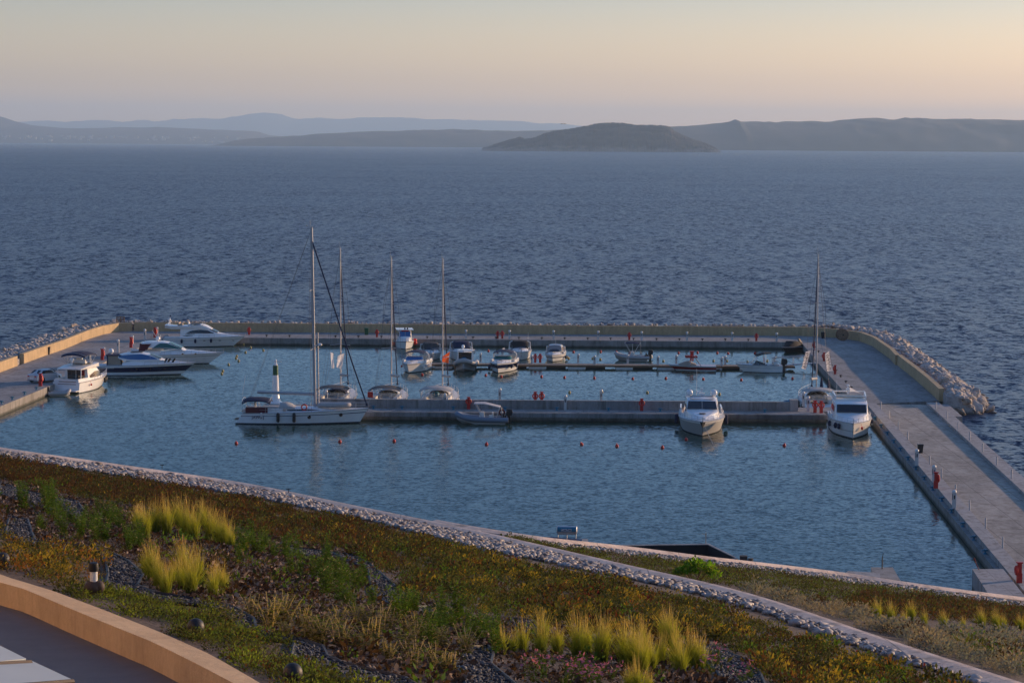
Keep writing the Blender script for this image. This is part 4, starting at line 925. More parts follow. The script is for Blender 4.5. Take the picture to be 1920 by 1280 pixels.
for s in (-1,1):
    mb=MB(); mb.prism([(-4.4,s*1.65),(.1,s*1.5),(.1,s*1.38),(-4.4,s*1.5)][::s],4.1,4.85); mb.build('flybridge_side',M['white'],r,smooth=False)
mb=MB(); mb.box(.0,.12,-1.42,1.42,4.15,4.45); mb.build('flybridge_front',M['white'],r,smooth=False); mb=MB(); mb.box(-.02,.14,-1.44,1.44,4.82,4.9); mb.build('flybridge_rail',M['white'],r,smooth=False); mb=MB(); mb.box(-4.4,-4.2,-1.6,1.6,4.8,4.95); mb.build('flybridge_rail',M['white'],r,smooth=False)
mb=MB(); mb.box(-3.8,-.2,-1.3,1.3,4.22,4.26); mb.box(-3.4,-2.9,-1.2,1.2,4.26,4.6); mb.build('flybridge_cushions',M['cream'],r,smooth=False)
mb=MB(); mb.tube([(-3.6,-.1,4.2),(-3.6,-.1,5.6)],.08,6); mb.lathe([(.14,0),(.16,.1),(.1,.22)],8,-3.6,-.1,5.6); mb.box(-3.7,-3.5,-.25,.1,5.0,5.15); mb.lathe([(.2,0),(.2,.16)],10,-3.6,-.1,5.2); mb.build('light_mast',M['white'],r,smooth=False)
mb=MB(); mb.add([(-3.6,.1,5.5),(-3.65,.75,5.0),(-3.7,1.15,4.75),(-3.6,.5,4.9),(-3.6,.1,5.0)],[(0,1,2,3,4)]); mb.build('ensign',M['whitecl'],r)
antenna(r,-3.6,-1.2,4.3,2.)
rail(r,R_,.35,.6,10,inset=.1)
for t_,s in [(.78,-1),(.84,-1),(.62,-1),(.3,1)]: fender(r,R_,t_,s,'navycan',.75,.16)
fender(r,R_,.9,1,'redpl',.45,.12,z=1.35)
mb=MB(); mb.loft([[(5.7,-.2,2.15),(6.1,0,2.2),(5.7,.2,2.15)],[(5.6,-.06,1.7),(5.85,0,1.6),(5.6,.06,1.7)]]); mb.build('anchor',M['steel'],r,smooth=False)
mb=MB()
for x,y in [(2.0,-1.98),(3.0,-1.72)]: mb.ell((x,-y,1.45),.2,.06,.09,8,6); mb.ell((x,y,1.45),.2,.06,.09,8,6)
mb.build('porthole',M['glass'],r)

def line(root,pts,r=.02,m_='palecan'):
    mb=MB(); P=[Vector(p) for p in pts]; mb.tube(P,r,4); mb.build('mooring_line',M[m_],root)
# 9 fishing boat, far
def pwin(r,*a): pass
p=W(757,652,0); h=rad(-84)
r=thing('fishing_boat','small white pilothouse fishing boat with round red fenders moored to the far quay','boat',(p.x,p.y+3.4,0),h)
r.scale=(1,1,0.85)
p9=W(757,655,0); r.location=(p9.x,p9.y+2.4,0)
R_=hull(r,6.6,2.6,1.0,1.35,over=.8,tw=.9,flare=.4,bands=[(.9,'white'),(1.,'greycan')])
st=[(-1.3,.95,.85,1.05,2.95),(.6,.95,.85,1.1,2.95),(1.1,.9,.8,1.1,2.85),(1.4,.88,.7,1.12,2.0),(2.2,.6,.4,1.2,1.5)]
cabin(r,st,sh=.06); fwin(r,1.13,2.75,.72,1.42,1.75,.78,'blueglass',split=True)
win(r,st,[(-.9,1.9,2.6),(.9,1.9,2.6)],sh=.06,name='side_window')
mb=MB(); mb.box(-2.3,1.3,-1.15,1.15,2.97,3.05); mb.build('roof',M['white'],r,smooth=False)
mb=MB()
for s in (-1,1): mb.tube([(-2.2,s*1.05,1.),(-2.2,s*1.05,2.97)],.04,5)
mb.build('roof_posts',M['greycan'],r)
mb=MB(); mb.box(1.0,1.28,-.5,.5,2.78,2.96); mb.build('horn_board',M['red'],r,smooth=False)
mb=MB(); mb.lathe([(.1,0),(.12,.15),(.03,.3)],8,.7,0,3.05); mb.lathe([(.1,0),(.12,.15),(.03,.3)],8,.7,.35,3.05); mb.build('roof_lamps',M['blackp'],r)
for s,t_,z in [(1,.35,1.1),(1,.42,.75),(-1,.4,.6)]:
    p_=R_['pt'](t_,.8,s); mb=MB(); mb.ell((p_[0],p_[1]+s*.25,z),.27,.27,.33,12,8); mb.build('ball_fender',M['redpl'],r)
rail(r,R_,.6,.45,5)

# 10 cuddy cruiser with navy bimini and many fenders
def cuddy(label,px,py,head,L,B,fs,fbw,bands,top,topm,glass='glass',z_arch=2.5,shroud=None,group=None,flagc=None,w_scr=.8,sh_m='clearcan'):
    p=W(px,py,0); f_=Vector((math.cos(head),math.sin(head),0))
    r=thing('motor_boat',label,'boat',Vector((p.x,p.y,0))-f_*(L*.40),head); r.scale=(1,1,.8)
    R_=hull(r,L,B,fs,fbw,over=1.0,tw=.9,t0=.45,p=2.3,bands=bands,flare=.48)
    st=[(-.05*L,B*.38,B*.34,fs,fs+.45),(.08*L,B*.37,B*.30,fs,fs+.5),(.22*L,B*.28,B*.18,fs+.1,fs+.45),(.36*L,B*.14,B*.07,fs+.15,fs+.3)]
    cabin(r,st,'white','foredeck_trunk',.1)
    mb=MB(); mb.ell((.2*L,0,fs+.5),.26,.26,.05,10,4); mb.build('deck_hatch',M['greycan'],r)
    # wrap windscreen
    zs=fs+.45; mb=MB(); n=10; lo=[];hi=[]
    for i in range(n+1):
        a=-PI/2+PI*i/n; lo.append(Vector((.0*L+.9*math.cos(a),B*.37*math.sin(a),zs))); hi.append(Vector((-.04*L+.45*math.cos(a),B*.33*math.sin(a),zs+.5)))
    rings=[[a,b,b*.995+Vector((-.02,0,0)),a*.995+Vector((-.02,0,0))] for a,b in zip(lo,hi)]; mb.loft(rings); ws=mb.build('windscreen',M[glass],r)
    mb=MB(); mb.tube(hi,.03,5); mb.build('screen_frame',M['steel'],ws)
    if top=='bimini':
        bimini(r,-.3*L,0.,B*.37,fs+1.55,topm,arch=.28,zb=fs,drop=.2)
    if top in('shroud','full'):
        mb=MB(); rg=[]
        for x,w_,z in [(-.44*L,B*.36,fs+.5),(-.36*L,B*.38,fs+1.35),(-.15*L,B*.36,fs+1.62),(-.02*L,B*.34,fs+1.45 if top=='full' else fs+1.5),(.06*L,B*.33,fs+.72)]:
            rg.append([(x,-w_*1.02,fs+.2),(x,-w_,fs+.2+(z-fs-.2)*.75),(x,-w_*.8,z-.06),(x,0,z+.03),(x,w_*.8,z-.06),(x,w_,fs+.2+(z-fs-.2)*.75),(x,w_*1.02,fs+.2)])
        mb.loft(rg); mb.build('canopy',M[topm],r)
    # radar arch
    mb=MB(); xa=-.22*L
    mb.tube([(xa-.25,-B*.46,fs+.05),(xa,-B*.44,fs+1.2),(xa+.05,-B*.36,fs+z_arch-1.),(xa+.05,B*.36,fs+z_arch-1.),(xa,B*.44,fs+1.2),(xa-.25,B*.46,fs+.05)],.09,6); mb.build('radar_arch',M['white'],r)
    for s in (-1,1):
        mb=MB(); mb.prism([(-.47*L,s*B*.46),(-.02*L,s*B*.47),(-.02*L,s*B*.42),(-.47*L,s*B*.42)][::s],fs-.02,fs+.38); mb.build('cockpit_side',M['white'],r,smooth=False)
    mb=MB(); mb.box(-.45*L,-.06*L,-B*.4,B*.4,fs+.06,fs+.1); mb.build('cockpit_sole',M['cream'],r,smooth=False)
    seat(r,-.42*L,-.34*L,-B*.35,B*.35,fs+.1,fs+.4,'cream'); 
    rail(r,R_,.5,.45,7,inset=.1)
    return r,R_
r,R_=cuddy('white cruiser with navy top and a row of white fenders left of the pontoon',766,700,rad(-101),7.6,3.1,1.3,1.5,[(.88,'white'),(.94,'palecan'),(1.,'white')],'bimini','navycan','blueglass')
for t_ in (.3,.4,.5,.6,.7): fender(r,R_,t_,1,'whitecl',.6,.14,z=.85)
fender(r,R_,.75,-1,'redpl',.4,.12)
r,R_=cuddy('white and navy sports boat with navy bimini in front of the pontoon',934,700,rad(-99),8.2,3.15,1.35,1.55,[(.5,'white'),(.88,'navy'),(1.,'white')],'bimini','navycan','greenglass')
for t_ in (.5,.72): fender(r,R_,t_,1,'navycan',.65,.15)
fender(r,R_,.6,-1,'navycan',.7,.15,z=.6)
mb=MB(); mb.tube([(-1.5,0,2.9),(-1.5,0,3.4)],.04,5); mb.add([(-1.5,0,3.4),(-1.5,-.35,3.28),(-1.5,0,3.15)],[(0,1,2)]); mb.build('burgee',M['whitecl'],r)
text(r,'Lar',.3,(1.35,1.6,1.05),(rad(90),0,rad(180)),'white','hull_lettering',.006)
# covered boats behind the pontoon
r,R_=cuddy('white boat under a charcoal grey canvas cover behind the left end of the pontoon',812,676,rad(-83),6.6,2.8,1.05,1.25,[(1.,'white')],'full','greycan','glass',2.15)
r,R_=cuddy('white boat with black canvas enclosure just right of the navy hulled sports boat',977,676,rad(-88),7.6,3.0,1.3,1.45,[(1.,'white')],'full','blackcan','glass',2.35)
antenna(r,-1.8,1.1,2.9,1.2)
r,R_=cuddy('big cruiser under dark navy canvas behind the white topped inflatable',868,678,rad(-86),8.2,3.1,1.35,1.55,[(1.,'white')],'full','navycan','glass',2.3)
for t_ in (.35,.42,.5): fender(r,R_,t_,1,'whitecl',.6,.15,z=1.2)
r,R_=cuddy('small white cabin boat with clear vinyl canopy, bow to the camera behind the pontoon',1036,679,rad(-97),6.2,2.6,1.0,1.2,[(.55,'white'),(.68,'navy'),(1.,'white')],'full','clearcan','glass',2.1)
fender(r,R_,.4,1,'blackp',.55,.2,z=.5); fender(r,R_,.5,1,'blackp',.5,.17,z=.5); antenna(r,-1.,0,2.6,.6)

# RIBs
def rib(label,loc,head,L,B,m_,tr=.27,top=None,sheer=.45,z=.42):
    r=thing('rigid_inflatable_boat',label,'boat',loc,head)
    mb=MB(); path=[]; w_=B/2-tr; n=14
    path=[(-L/2,-w_,z-.02),(-L*.2,-w_,z),(L*.1,-w_*1.,z+.05)]
    for i in range(1,n): a=-PI/2+PI*i/n; path.append((L*.12+(L*.38-tr)*math.cos(a)**.9 if math.cos(a)>0 else L*.12,w_*math.sin(a),z+.05+sheer*math.cos(a)**1.5 if math.cos(a)>0 else z))
    path+=[(L*.1,w_,z+.05),(-L*.2,w_,z),(-L/2,w_,z-.02)]; mb.tube(path,tr,12); mb.build('air_tube',M[m_],r)
    mb=MB(); mb.loft([[(-L*.44,-w_,-.05),(-L*.44,0,-.35),(-L*.44,w_,-.05),(-L*.44,w_,z),(-L*.44,-w_,z)],[(L*.12,-w_*.95,0),(L*.12,0,-.3),(L*.12,w_*.95,0),(L*.12,w_*.9,z),(L*.12,-w_*.9,z)],[(L*.36,-.3,.3),(L*.36,0,.0),(L*.36,.3,.3),(L*.36,.35,z+sheer*.6),(L*.36,-.35,z+sheer*.6)],[(L*.46,-.04,.45),(L*.46,0,.4),(L*.46,.04,.45),(L*.46,.05,z+sheer),(L*.46,-.05,z+sheer)]]); mb.build('hull_floor',M['palecan'],r)
    mb=MB(); mb.loft([[(-.35,-.4,z-.1),(-.35,.4,z-.1),(.35,.4,z-.1),(.35,-.4,z-.1)],[(-.25,-.33,z+.75),(-.25,.33,z+.75),(.1,.33,z+.75),(.1,-.33,z+.75)]]); mb.build('console',M['offwhite'],r,smooth=False)
    mb=MB(); mb.panel([(.1,-.33,z+.75),(.1,.33,z+.75),(-.1,.28,z+1.15),(-.1,-.28,z+1.15)],.02); mb.build('windscreen',M['glass'],r,smooth=False)
    seat(r,-1.2,-.75,-.4,.4,z-.1,z+.4,'offwhite'); seat(r,-L*.42,-L*.36,-.6,.6,z-.1,z+.3,'blackp','aft_bench')
    outboard(r,-L*.44,z+.1,'blackp',1.)
    return r
p=W(905,789,0)
r=rib('grey inflatable boat with white awning tied to the front of the pier, bow left',(p.x-.1,238.6,0),rad(179),5.4,2.1,'grey')
mb=MB(); rg=[]
for x,z_ in [(.75,2.0),(.7,2.06),(-.3,2.08),(-.7,2.0),(-1.9,1.72)]: rg.append([(x,-.75,z_),(x,0,z_+.05),(x,.75,z_),(x,.75,z_-.07),(x,0,z_-.03),(x,-.75,z_-.07)])
mb.loft(rg); mb.build('awning',M['whitecl'],r)
mb=MB()
for s in (-1,1): mb.tube([(.6,s*.7,2.0),(-.1,s*.75,.6)],.03,5); mb.tube([(-1.85,s*.7,1.7),(-1.5,s*.75,.6)],.03,5); mb.tube([(-2.1,s*.5,.6),(-2.0,s*.5,1.6)],.03,5)
mb.build('awning_frame',M['steel'],r)
mb=MB(); mb.torus((-2.05,.35,1.15),.26,.08,14,6,'y'); mb.build('life_ring',M['maroon'],r)
r=rib('white topped inflatable boat, bow to the camera in front of the dark canvas cruiser',W(870,697,0)+Vector((.1,2.9,0)),rad(-93),6.4,3.0,'lightgrey',.3,z=.7,sheer=.6)
mb=MB(); mb.box(-.9,.5,-.95,.95,2.35,2.45); mb.build('hard_top',M['white'],r,smooth=False)
mb=MB()
for s in (-1,1): mb.tube([(.45,s*.85,2.35),(.75,s*.9,1.1)],.05,5); mb.tube([(-.8,s*.85,2.35),(-.9,s*.9,1.1)],.05,5)
mb.build('top_frame',M['white'],r)
mb=MB(); mb.box(.55,.6,-.8,.8,1.1,2.2); mb.build('front_screen',M['glass'],r,smooth=False)
mb=MB(); mb.ell((.75,-.1,1.3),.35,.4,.3,8,6); mb.build('blue_bag',M['bluepaint'],r); dome(r,-.2,-.3,2.65,.2)
p=W(1185,677,0)
r=rib('small pale inflatable boat with navy sunshade behind the pontoon, bow left',(p.x,p.y+.9,0),rad(176),4.6,1.9,'lightgrey',.24)
bimini(r,-1.1,.9,.7,2.3,'navycan',arch=.12,zb=.6)
mb=MB(); mb.box(-1.15,-1.1,-.6,.6,.9,2.1); mb.build('rear_screen',M['clearcan'],r,smooth=False)
fender(r,{'pt':lambda t,h,s:(-2.4,-.7,.6),'fz':lambda t:.6},0,1,'cream',.6,.3,z=.5)

# 17 ski boat
p=W(1298,696,0)
r=thing('ski_boat','low red and white ski boat with a red tow tower beside the pontoon','boat',(p.x,p.y+1.,0),rad(180.5))
R_=hull(r,5.9,2.2,.62,.72,over=1.1,tw=.9,t0=.4,p=1.8,bands=[(.25,'white'),(.8,'redstripe'),(1.,'white')],flare=.5,draft=.3)
st=[(-.5,.85,.8,.62,.85),(.4,.9,.7,.65,1.2),(.9,.8,.55,.68,1.1),(1.7,.5,.2,.7,.8)]
cabin(r,st,'tancan','screen_cover',.1)
mb=MB()
for s in (-1,1): mb.tube([(-1.1,s*.95,.65),(-.35,s*.75,1.75),(-.2,s*.6,1.95)],.05,6); mb.tube([(.35,s*.9,.7),(-.1,s*.65,1.9)],.05,6)
mb.tube([(-.2,-.6,1.95),(-.2,.6,1.95)],.06,6); mb.build('tow_tower',M['alu'],r)
mb=MB(); mb.box(-.65,.8,-.75,-.45,1.62,1.84); mb.box(-.65,.8,.45,.75,1.62,1.84); mb.box(-.2,.2,-.2,.2,1.2,2.35); mb.box(-.28,.28,-.28,.28,2.3,2.4); mb.build('board_rack',M['red'],r,smooth=False)
mb=MB(); mb.box(-3.5,-2.9,-.8,.8,.15,.22); mb.build('swim_platform',M['blackp'],r,smooth=False)
# 18 bowrider
p=W(1424,699,0)
r=thing('motor_boat','white open bowrider with tilted black sunshade right of the red ski boat','boat',(p.x,p.y+1.1,0),rad(183))
R_=hull(r,5.6,2.3,.85,1.0,over=1.0,tw=.92,bands=[(.62,'white'),(.67,'palecan'),(1.,'white')],flare=.5)
mb=MB(); mb.box(-2.4,.3,-.85,.85,.9,.94); mb.build('cockpit_sole',M['darkint'],r,smooth=False); seat(r,-2.2,-1.8,-.8,.8,.94,1.2)
mb=MB(); mb.panel([(.9,-.8,.95),(.9,.8,.95),(.4,.7,1.45),(.4,-.7,1.45)],.02); mb.panel([(.9,-.82,.95),(.4,-.75,1.45),(-.9,-.9,1.05),(-.9,-.92,.95)],.02); mb.panel([(.9,.82,.95),(.4,.75,1.45),(-.9,.9,1.05),(-.9,.92,.95)],.02); mb.build('windscreen',M['glass'],r,smooth=False)
mb=MB(); mb.loft([[(-1.4,-.85,2.42),(-1.4,.85,2.42),(-1.4,.85,2.32),(-1.4,-.85,2.32)],[(-.6,-.85,2.4),(-.6,.85,2.4),(-.6,.85,2.28),(-.6,-.85,2.28)],[(.35,-.85,2.12),(.35,.85,2.12),(.35,.85,2.02),(.35,-.85,2.02)]]); mb.build('sunshade',M['blackcan'],r,smooth=False)
mb=MB()
for s in (-1,1): mb.tube([(-.7,s*.8,2.3),(-.75,s*.9,1.)],.05,5); mb.tube([(.1,s*.8,2.1),(.7,s*.9,1.2)],.03,5)
mb.build('shade_frame',M['white'],r); outboard(r,-2.7,.6,'blackp',1.15)
mb=MB(); mb.box(-.85,-.75,-1.0,-.9,.95,1.7); mb.build('red_pennant',M['red'],r,smooth=False)
rail(r,R_,.6,.25,5)
# 19 black covered boat
p=W(1484,661,0)
r=thing('covered_boat','boat wrapped in a black cover tied at the far right corner of the basin','boat',(p.x,p.y+1.0,0),rad(235))
r.scale=(1,1,0.72)
R_=hull(r,4.8,2.1,.9,1.1,over=.9,bands=[(1.,'antifoul')],deckm='blackcan')
st=[(-2.2,.85,.6,.9,1.4),(-1.2,.95,.7,.9,2.0),(.2,.95,.7,.9,2.1),(1.1,.7,.4,.95,1.5),(1.9,.3,.1,1.,1.15)]
cabin(r,st,'blackcan','boat_cover',.2)
mb=MB(); mb.loft([[(-2.2,.2,1.5),(-2.2,.7,1.4),(-1.5,.6,1.9),(-1.6,.2,2.1)],[(-1.9,.1,2.4),(-1.9,.4,2.3),(-1.5,.4,2.5),(-1.5,.2,2.55)]]); mb.build('engine_bag',M['tancan'],r)
mb=MB(); mb.ell((-1.1,-.6,1.85),.16,.14,.1,8,5); mb.build('cover_knot',M['whitecl'],r)
# blue covered dinghy behind pier
t=dinghy('low dinghy under blue cover behind the right end of the pier wall',W(1496,758.5,.3)+Vector((0,1.,-.3)),rad(0),3.2,.22,'grey',motor=False,w=.6)
mb=MB(); mb.ell((0,0,.5),1.5,.75,.28,12,6); mb.build('cover',M['bluepaint'],t)

def rope(a,b_,sag,label):
    a=Vector(a);b_=Vector(b_); mb=MB(); mb.tube([a+(b_-a)*k/8-Vector((0,0,sag*4*(k/8)*(1-k/8))) for k in range(9)],.022,4); tag(mb.build('mooring_rope',M['palecan']),label,'rope','mooring ropes')
rope((18.9,238.3,1.45),(16.2,240.9,1.05),.25,'pale mooring rope from the stern of the big centre yacht to the pier')
rope((18.3,225.6,1.3),(18.9,222.2,-.05),.05,'pale anchor line from the bow of the big centre yacht into the water')
rope((-26.4,238.,1.15),(-25.2,240.6,1.0),.1,'pale stern rope of the big sloop to the pier end')
rope((-14.6,238.,1.5),(-11.8,240.7,1.05),.25,'pale bow rope of the big sloop to the pier')
rope((-4.9,238.4,.9),(-6.4,240.6,1.05),.1,'pale bow rope of the grey inflatable to the pier')
rope((-37.,286.,1.4),(-34.6,283.8,-.05),.1,'pale bow line of the navy striped cruiser into the water')
rope((16.8,299.6,.7),(19.6,298.,.55),.2,'dark stern rope of the small inflatable to the pontoon')
# flags and banners
def cloth(name,label,m_,pts,cat='flag',amp=.08,n=8,lines=None,bandm=None):
    """pts: four 3-D corners (tl,tr,br,bl); a rippled sheet"""
    tl,tr,br,bl=[Vector(p) for p in pts]; mb=MB(); nn=(tr-tl).cross(bl-tl).normalized(); g=[]
    for i in range(n+1):
        for j in range(n+1):
            a,b=i/n,j/n; p=(tl*(1-b)+tr*b)*(1-a)+(bl*(1-b)+br*b)*a; g.append(p+nn*amp*math.sin(b*5+a*3)*(.3+a))
    fs_=[(i*(n+1)+j,i*(n+1)+j+1,(i+1)*(n+1)+j+1,(i+1)*(n+1)+j) for i in range(n) for j in range(n)]
    mb.add(g,fs_); o=mb.build(name,m_,None); tag(o,label,cat); return o
def fl_at(l,y): return [AT(a,b,y) for a,b in l]
cloth('flag','limp white flag hanging left of the mast of the leftmost moored sailboat',M['whitecl'],fl_at([(619,660),(625,662),(627,690),(622,690)],252),amp=.1)
cloth('flag','white and blue flag hanging across the mast of the leftmost moored sailboat',[M['whitecl']],fl_at([(633,667),(645.5,662),(641,692),(631,688)],252),amp=.15)
o=cloth('flag','orange flag hanging on the mast of the rightmost moored sailboat',M['orange'],fl_at([(830,668),(843.5,659),(841,681),(829,678)],252),amp=.08)
mb=MB(); q=fl_at([(831,669.5),(842,667.3),(842,669.3),(831,671.5)],251.9); mb.add(q,[(0,1,2,3)]); mb.build('white_band',M['whitecl'],o,smooth=False)
def banner(label,quad,y,cols):
    o=cloth('banner',label,M['whitecl'],fl_at(quad,y),'banner',amp=.03)
    tl,tr,br,bl=fl_at(quad,y-.05); 
    for frac,s,m_ in cols:
        c=(tl*(1-frac)+tr*frac+bl*(1-frac)+br*frac)/2; dn=((bl*(1-frac)+br*frac)-(tl*(1-frac)+tr*frac)); ang=math.atan2(dn.z,dn.x)
        t=text(o,s,.4,c-Vector((0,.02,0)),(rad(90),0,0),m_,'banner_lettering',.005); t.rotation_euler=(rad(90),-ang,0)
        w_=max(v.co.x for v in t.data.vertices)-min(v.co.x for v in t.data.vertices); t.scale=(dn.length*.88/w_,)+(1,1)
        bpy.context.view_layer.update()
banner('white banner with dark lettering leaning left, left one of two on the right end sailboat',[(1510.5,659.5),(1519.5,657.5),(1511,693),(1503,690.5)],250,[(.27,'BOATS FOR','ink'),(.72,'ΕΝΟΙΚΙΑΖΕΤΑΙ','ink')])
banner('white banner with dark lettering leaning right, right one of two on the right end sailboat',[(1546.5,664),(1554.5,658),(1561,695),(1551,695.5)],250,[(.28,'ΑΝ ΕΛΕΥΘ','ink'),(.72,'ΕΝΟΙΚΙΑΖΕΤΑΙ','ink')])

# parked car
p=W(80,717.5,1.)
r=thing('parked_car','silver white saloon car parked on the left quay near the red life station','car',(p.x,p.y+1.3,1.0),rad(60))
Lc=4.3
body=[(-2.15,.72,.7,.35,.85),(-2.0,.82,.76,.25,1.02),(-1.2,.85,.78,.22,1.05),(0,.86,.8,.22,1.0),(1.2,.85,.78,.22,.95),(1.9,.8,.7,.25,.82),(2.15,.68,.6,.35,.66)]
cabin(r,body,'carpaint','body',.12)
gh=[(-1.75,.72,.62,1.0,1.06),(-1.1,.72,.58,1.0,1.42),(.2,.72,.58,1.,1.45),(.5,.72,.58,1.,1.42),(1.25,.7,.62,.95,1.0)]
cabin(r,gh,'carpaint','roof',.08); win(r,gh,[(-1.35,1.03,1.08),(-1.0,1.03,1.34),(.4,1.03,1.34),(.95,1.02,1.06)],sh=.08)
fwin(r,.56,1.37,.5,1.15,1.05,.58,name='windshield',split=False)
mb=MB(); mb.panel([(-1.16,-.5,1.40),(-1.16,.5,1.40),(-1.68,.56,1.09),(-1.68,-.56,1.09)][::-1],.02); o=mb.build('rear_window',M['glass'],r,smooth=False); o.location.x=-.02
for x in (-1.3,1.35):
    for s in (-1,1):
        mb=MB(); mb.lathe([(.2,-.1),(.31,-.1),(.33,0),(.31,.1),(.2,.1)],18,x,s*.78,.33,'y'); o=mb.build('tyre',M['blackp'],r); mb=MB(); mb.lathe([(.2,-.08),(.06,s*.11),(.2,.08)] if False else [(.2,-.09),(.2,.09)],14,x,s*.78,.33,'y'); mb.build('rim',M['alu'],o)
for s in (-1,1):
    mb=MB(); mb.box(-2.17,-2.05,s*.5-.14,s*.5+.14,.7,.84); mb.build('tail_light',M['red'],r,smooth=False)
    mb=MB(); mb.box(2.02,2.12,s*.5-.13,s*.5+.13,.58,.7); mb.build('headlight',M['white'],r,smooth=False)
mb=MB(); mb.box(-2.18,-2.12,-.25,.25,.5,.6); mb.build('number_plate',M['white'],r,smooth=False)
# ---------------------------------------------------------------- breakwater rocks
def ico(sub):
    import bmesh
    bm=bmesh.new(); bmesh.ops.create_icosphere(bm,subdivisions=sub,radius=1); v=np.array([x.co[:] for x in bm.verts]); f=np.array([[q.index for q in x.verts] for x in bm.faces]); bm.free(); return v,f
ICO1=ico(1); ICO2=ico(2)
def rock_shape(rs,base=ICO2,cuts=9):
    v=base[0].copy()
    for _ in range(cuts):
        n_=rs.normal(size=3); n_/=np.linalg.norm(n_); d=rs.uniform(.45,.85); k=v@n_; m_=k>d; v[m_]-=np.outer(k[m_]-d,n_)
    v*=rs.uniform(.75,1.25,3)*np.array([1,1,.8]); return v
rmesh=[]
for i in range(8):
    rs=np.random.default_rng(100+i); v=rock_shape(rs)
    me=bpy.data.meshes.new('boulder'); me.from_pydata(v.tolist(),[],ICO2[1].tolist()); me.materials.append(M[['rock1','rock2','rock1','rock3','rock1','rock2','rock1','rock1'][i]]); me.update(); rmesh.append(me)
def boulder(p,s,label,group,sc3=None,i=None):
    o=bpy.data.objects.new('boulder',rmesh[random.randrange(8) if i is None else i]); C.objects.link(o); o.location=p
    o.scale=sc3 or (s,s*random.uniform(.8,1.2),s*random.uniform(.7,1.)); o.rotation_euler=(random.uniform(0,6),random.uniform(0,6),random.uniform(0,6)); tag(o,label,'boulder',group); return o
def rubble(name,centers,sizes,label,mats,w_,seed):
    rs=np.random.default_rng(seed); shapes=[rock_shape(np.random.default_rng(s),ICO1,6) for s in range(12)]
    V=[];Fc=[];MI=[];b=0
    for c,s in zip(centers,sizes):
        v=shapes[rs.integers(12)]; a=rs.uniform(0,6.28); ca,sa=math.cos(a),math.sin(a); t=rs.uniform(-.6,.6); 
        R1=np.array([[ca,-sa,0],[sa,ca,0],[0,0,1]])@np.array([[1,0,0],[0,math.cos(t),-math.sin(t)],[0,math.sin(t),math.cos(t)]])
        V.append((v@R1.T)*s+c); Fc.append(ICO1[1]+b); MI.append(np.full(len(ICO1[1]),rs.choice(len(mats),p=w_))); b+=len(v)
    return tag(rawmesh(name,np.concatenate(V),np.concatenate(Fc),mats,np.concatenate(MI)),label,'rocks',kind='stuff')
# right breakwater: wall line -> outer waterline
def lerp_line(L_,y): 
    ys=[p[1] for p in L_]; return float(np.interp(y,ys[::-1],[p[0] for p in L_][::-1]))
inner=[(45.0,341),(47.5,337.5),(49.3,330),(49.,303),(48.1,290),(47.1,266),(46.0,254),(45.6,248.5)]
outer=[(50,346),(55.5,340),(55,325),(54.2,309),(53.0,290),(52.5,272),(52.0,263),(51.0,256),(49.0,250.5),(48.4,248.4)]
def rz(x,y,h=2.0):
    a=lerp_line(inner,y); b=lerp_line(outer,y); t=(x-a)/(b-a); return h*(1-max(0,(t-.35)/.65)**1.3) -.1 if t<1.05 else -.3, t
cs=[];ss=[]
for _ in range(4300):
    y=random.uniform(249,345); a=lerp_line(inner,y); b=lerp_line(outer,y); t=random.random()**.9*1.06; x=a+.35+(b-a)*t; z,_t=rz(x,y); cs.append((x,y,z+random.uniform(-.15,.2))); ss.append(random.uniform(.2,.5))
core=[(lerp_line(inner,y),y) for y in np.linspace(249,345,40)]
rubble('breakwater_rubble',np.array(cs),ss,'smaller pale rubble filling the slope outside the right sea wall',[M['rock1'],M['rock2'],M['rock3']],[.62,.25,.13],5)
mb=MB(); rg=[]
for y in np.linspace(249,345,30):
    a=lerp_line(inner,y); b=lerp_line(outer,y); rg.append([(a-.2,y,-4),(a-.2,y,1.9),(a+(b-a)*.35,y,1.75),(a+(b-a)*.7,y,.9),(b,y,-.25),(b+2,y,-4)])
mb.loft(rg); tag(mb.build('breakwater_core',M['rock2'],smooth=False),kind='structure')
for k in range(150):
    y=250+95*random.random()**1.5; a=lerp_line(inner,y); b=lerp_line(outer,y); t=random.uniform(.15,1.0); x=a+(b-a)*t; z,_t=rz(x,y)
    s=random.uniform(.38,.75) if y>262 else random.uniform(.5,.85)
    boulder((x,y,z+.05),s,'pale boulder on the rock slope outside the right sea wall','boulders of the right breakwater')
for x,y,z,s3,i,l in [(48.6,250.0,.35,(1.5,1.0,.9),0,'huge pale flat topped boulder in the water at the tip of the right breakwater'),(46.9,250.6,.9,(1.0,1.0,1.0),3,'reddish veined round boulder against the end of the right sea wall'),(46.7,248.9,.5,(.9,.8,.85),3,'ochre boulder beside the parapet step'),(50.4,251.6,.2,(.8,.7,.6),2,'pointed pale boulder right of the huge flat one'),(48.2,252.2,1.1,(1.0,.9,.8),4,'pale boulder leaning on the back of the huge flat one'),(49.6,253.0,.7,(.8,.7,.7),5,'grey boulder behind the tip of the right breakwater'),(50.6,250.4,.0,(.5,.45,.35),6,'low outermost boulder at the tip of the right breakwater')]:
    boulder((x,y,z),1,l,None,s3,i)
# small flat concrete slabs on the slope
for x,y in [(50.0,306),(50.1,297.5),(49.4,291)]:
    mb=MB(); mb.box(-1.3,1.3,-1.6,1.6,-.1,.1); o=mb.build('concrete_slab',M['kerb'],smooth=False); o.location=(x,y,1.95); o.rotation_euler=(0,.05,.1); tag(o,'flat concrete slab lying on the right breakwater rocks','slab','slabs on the right breakwater')
mb=MB(); 
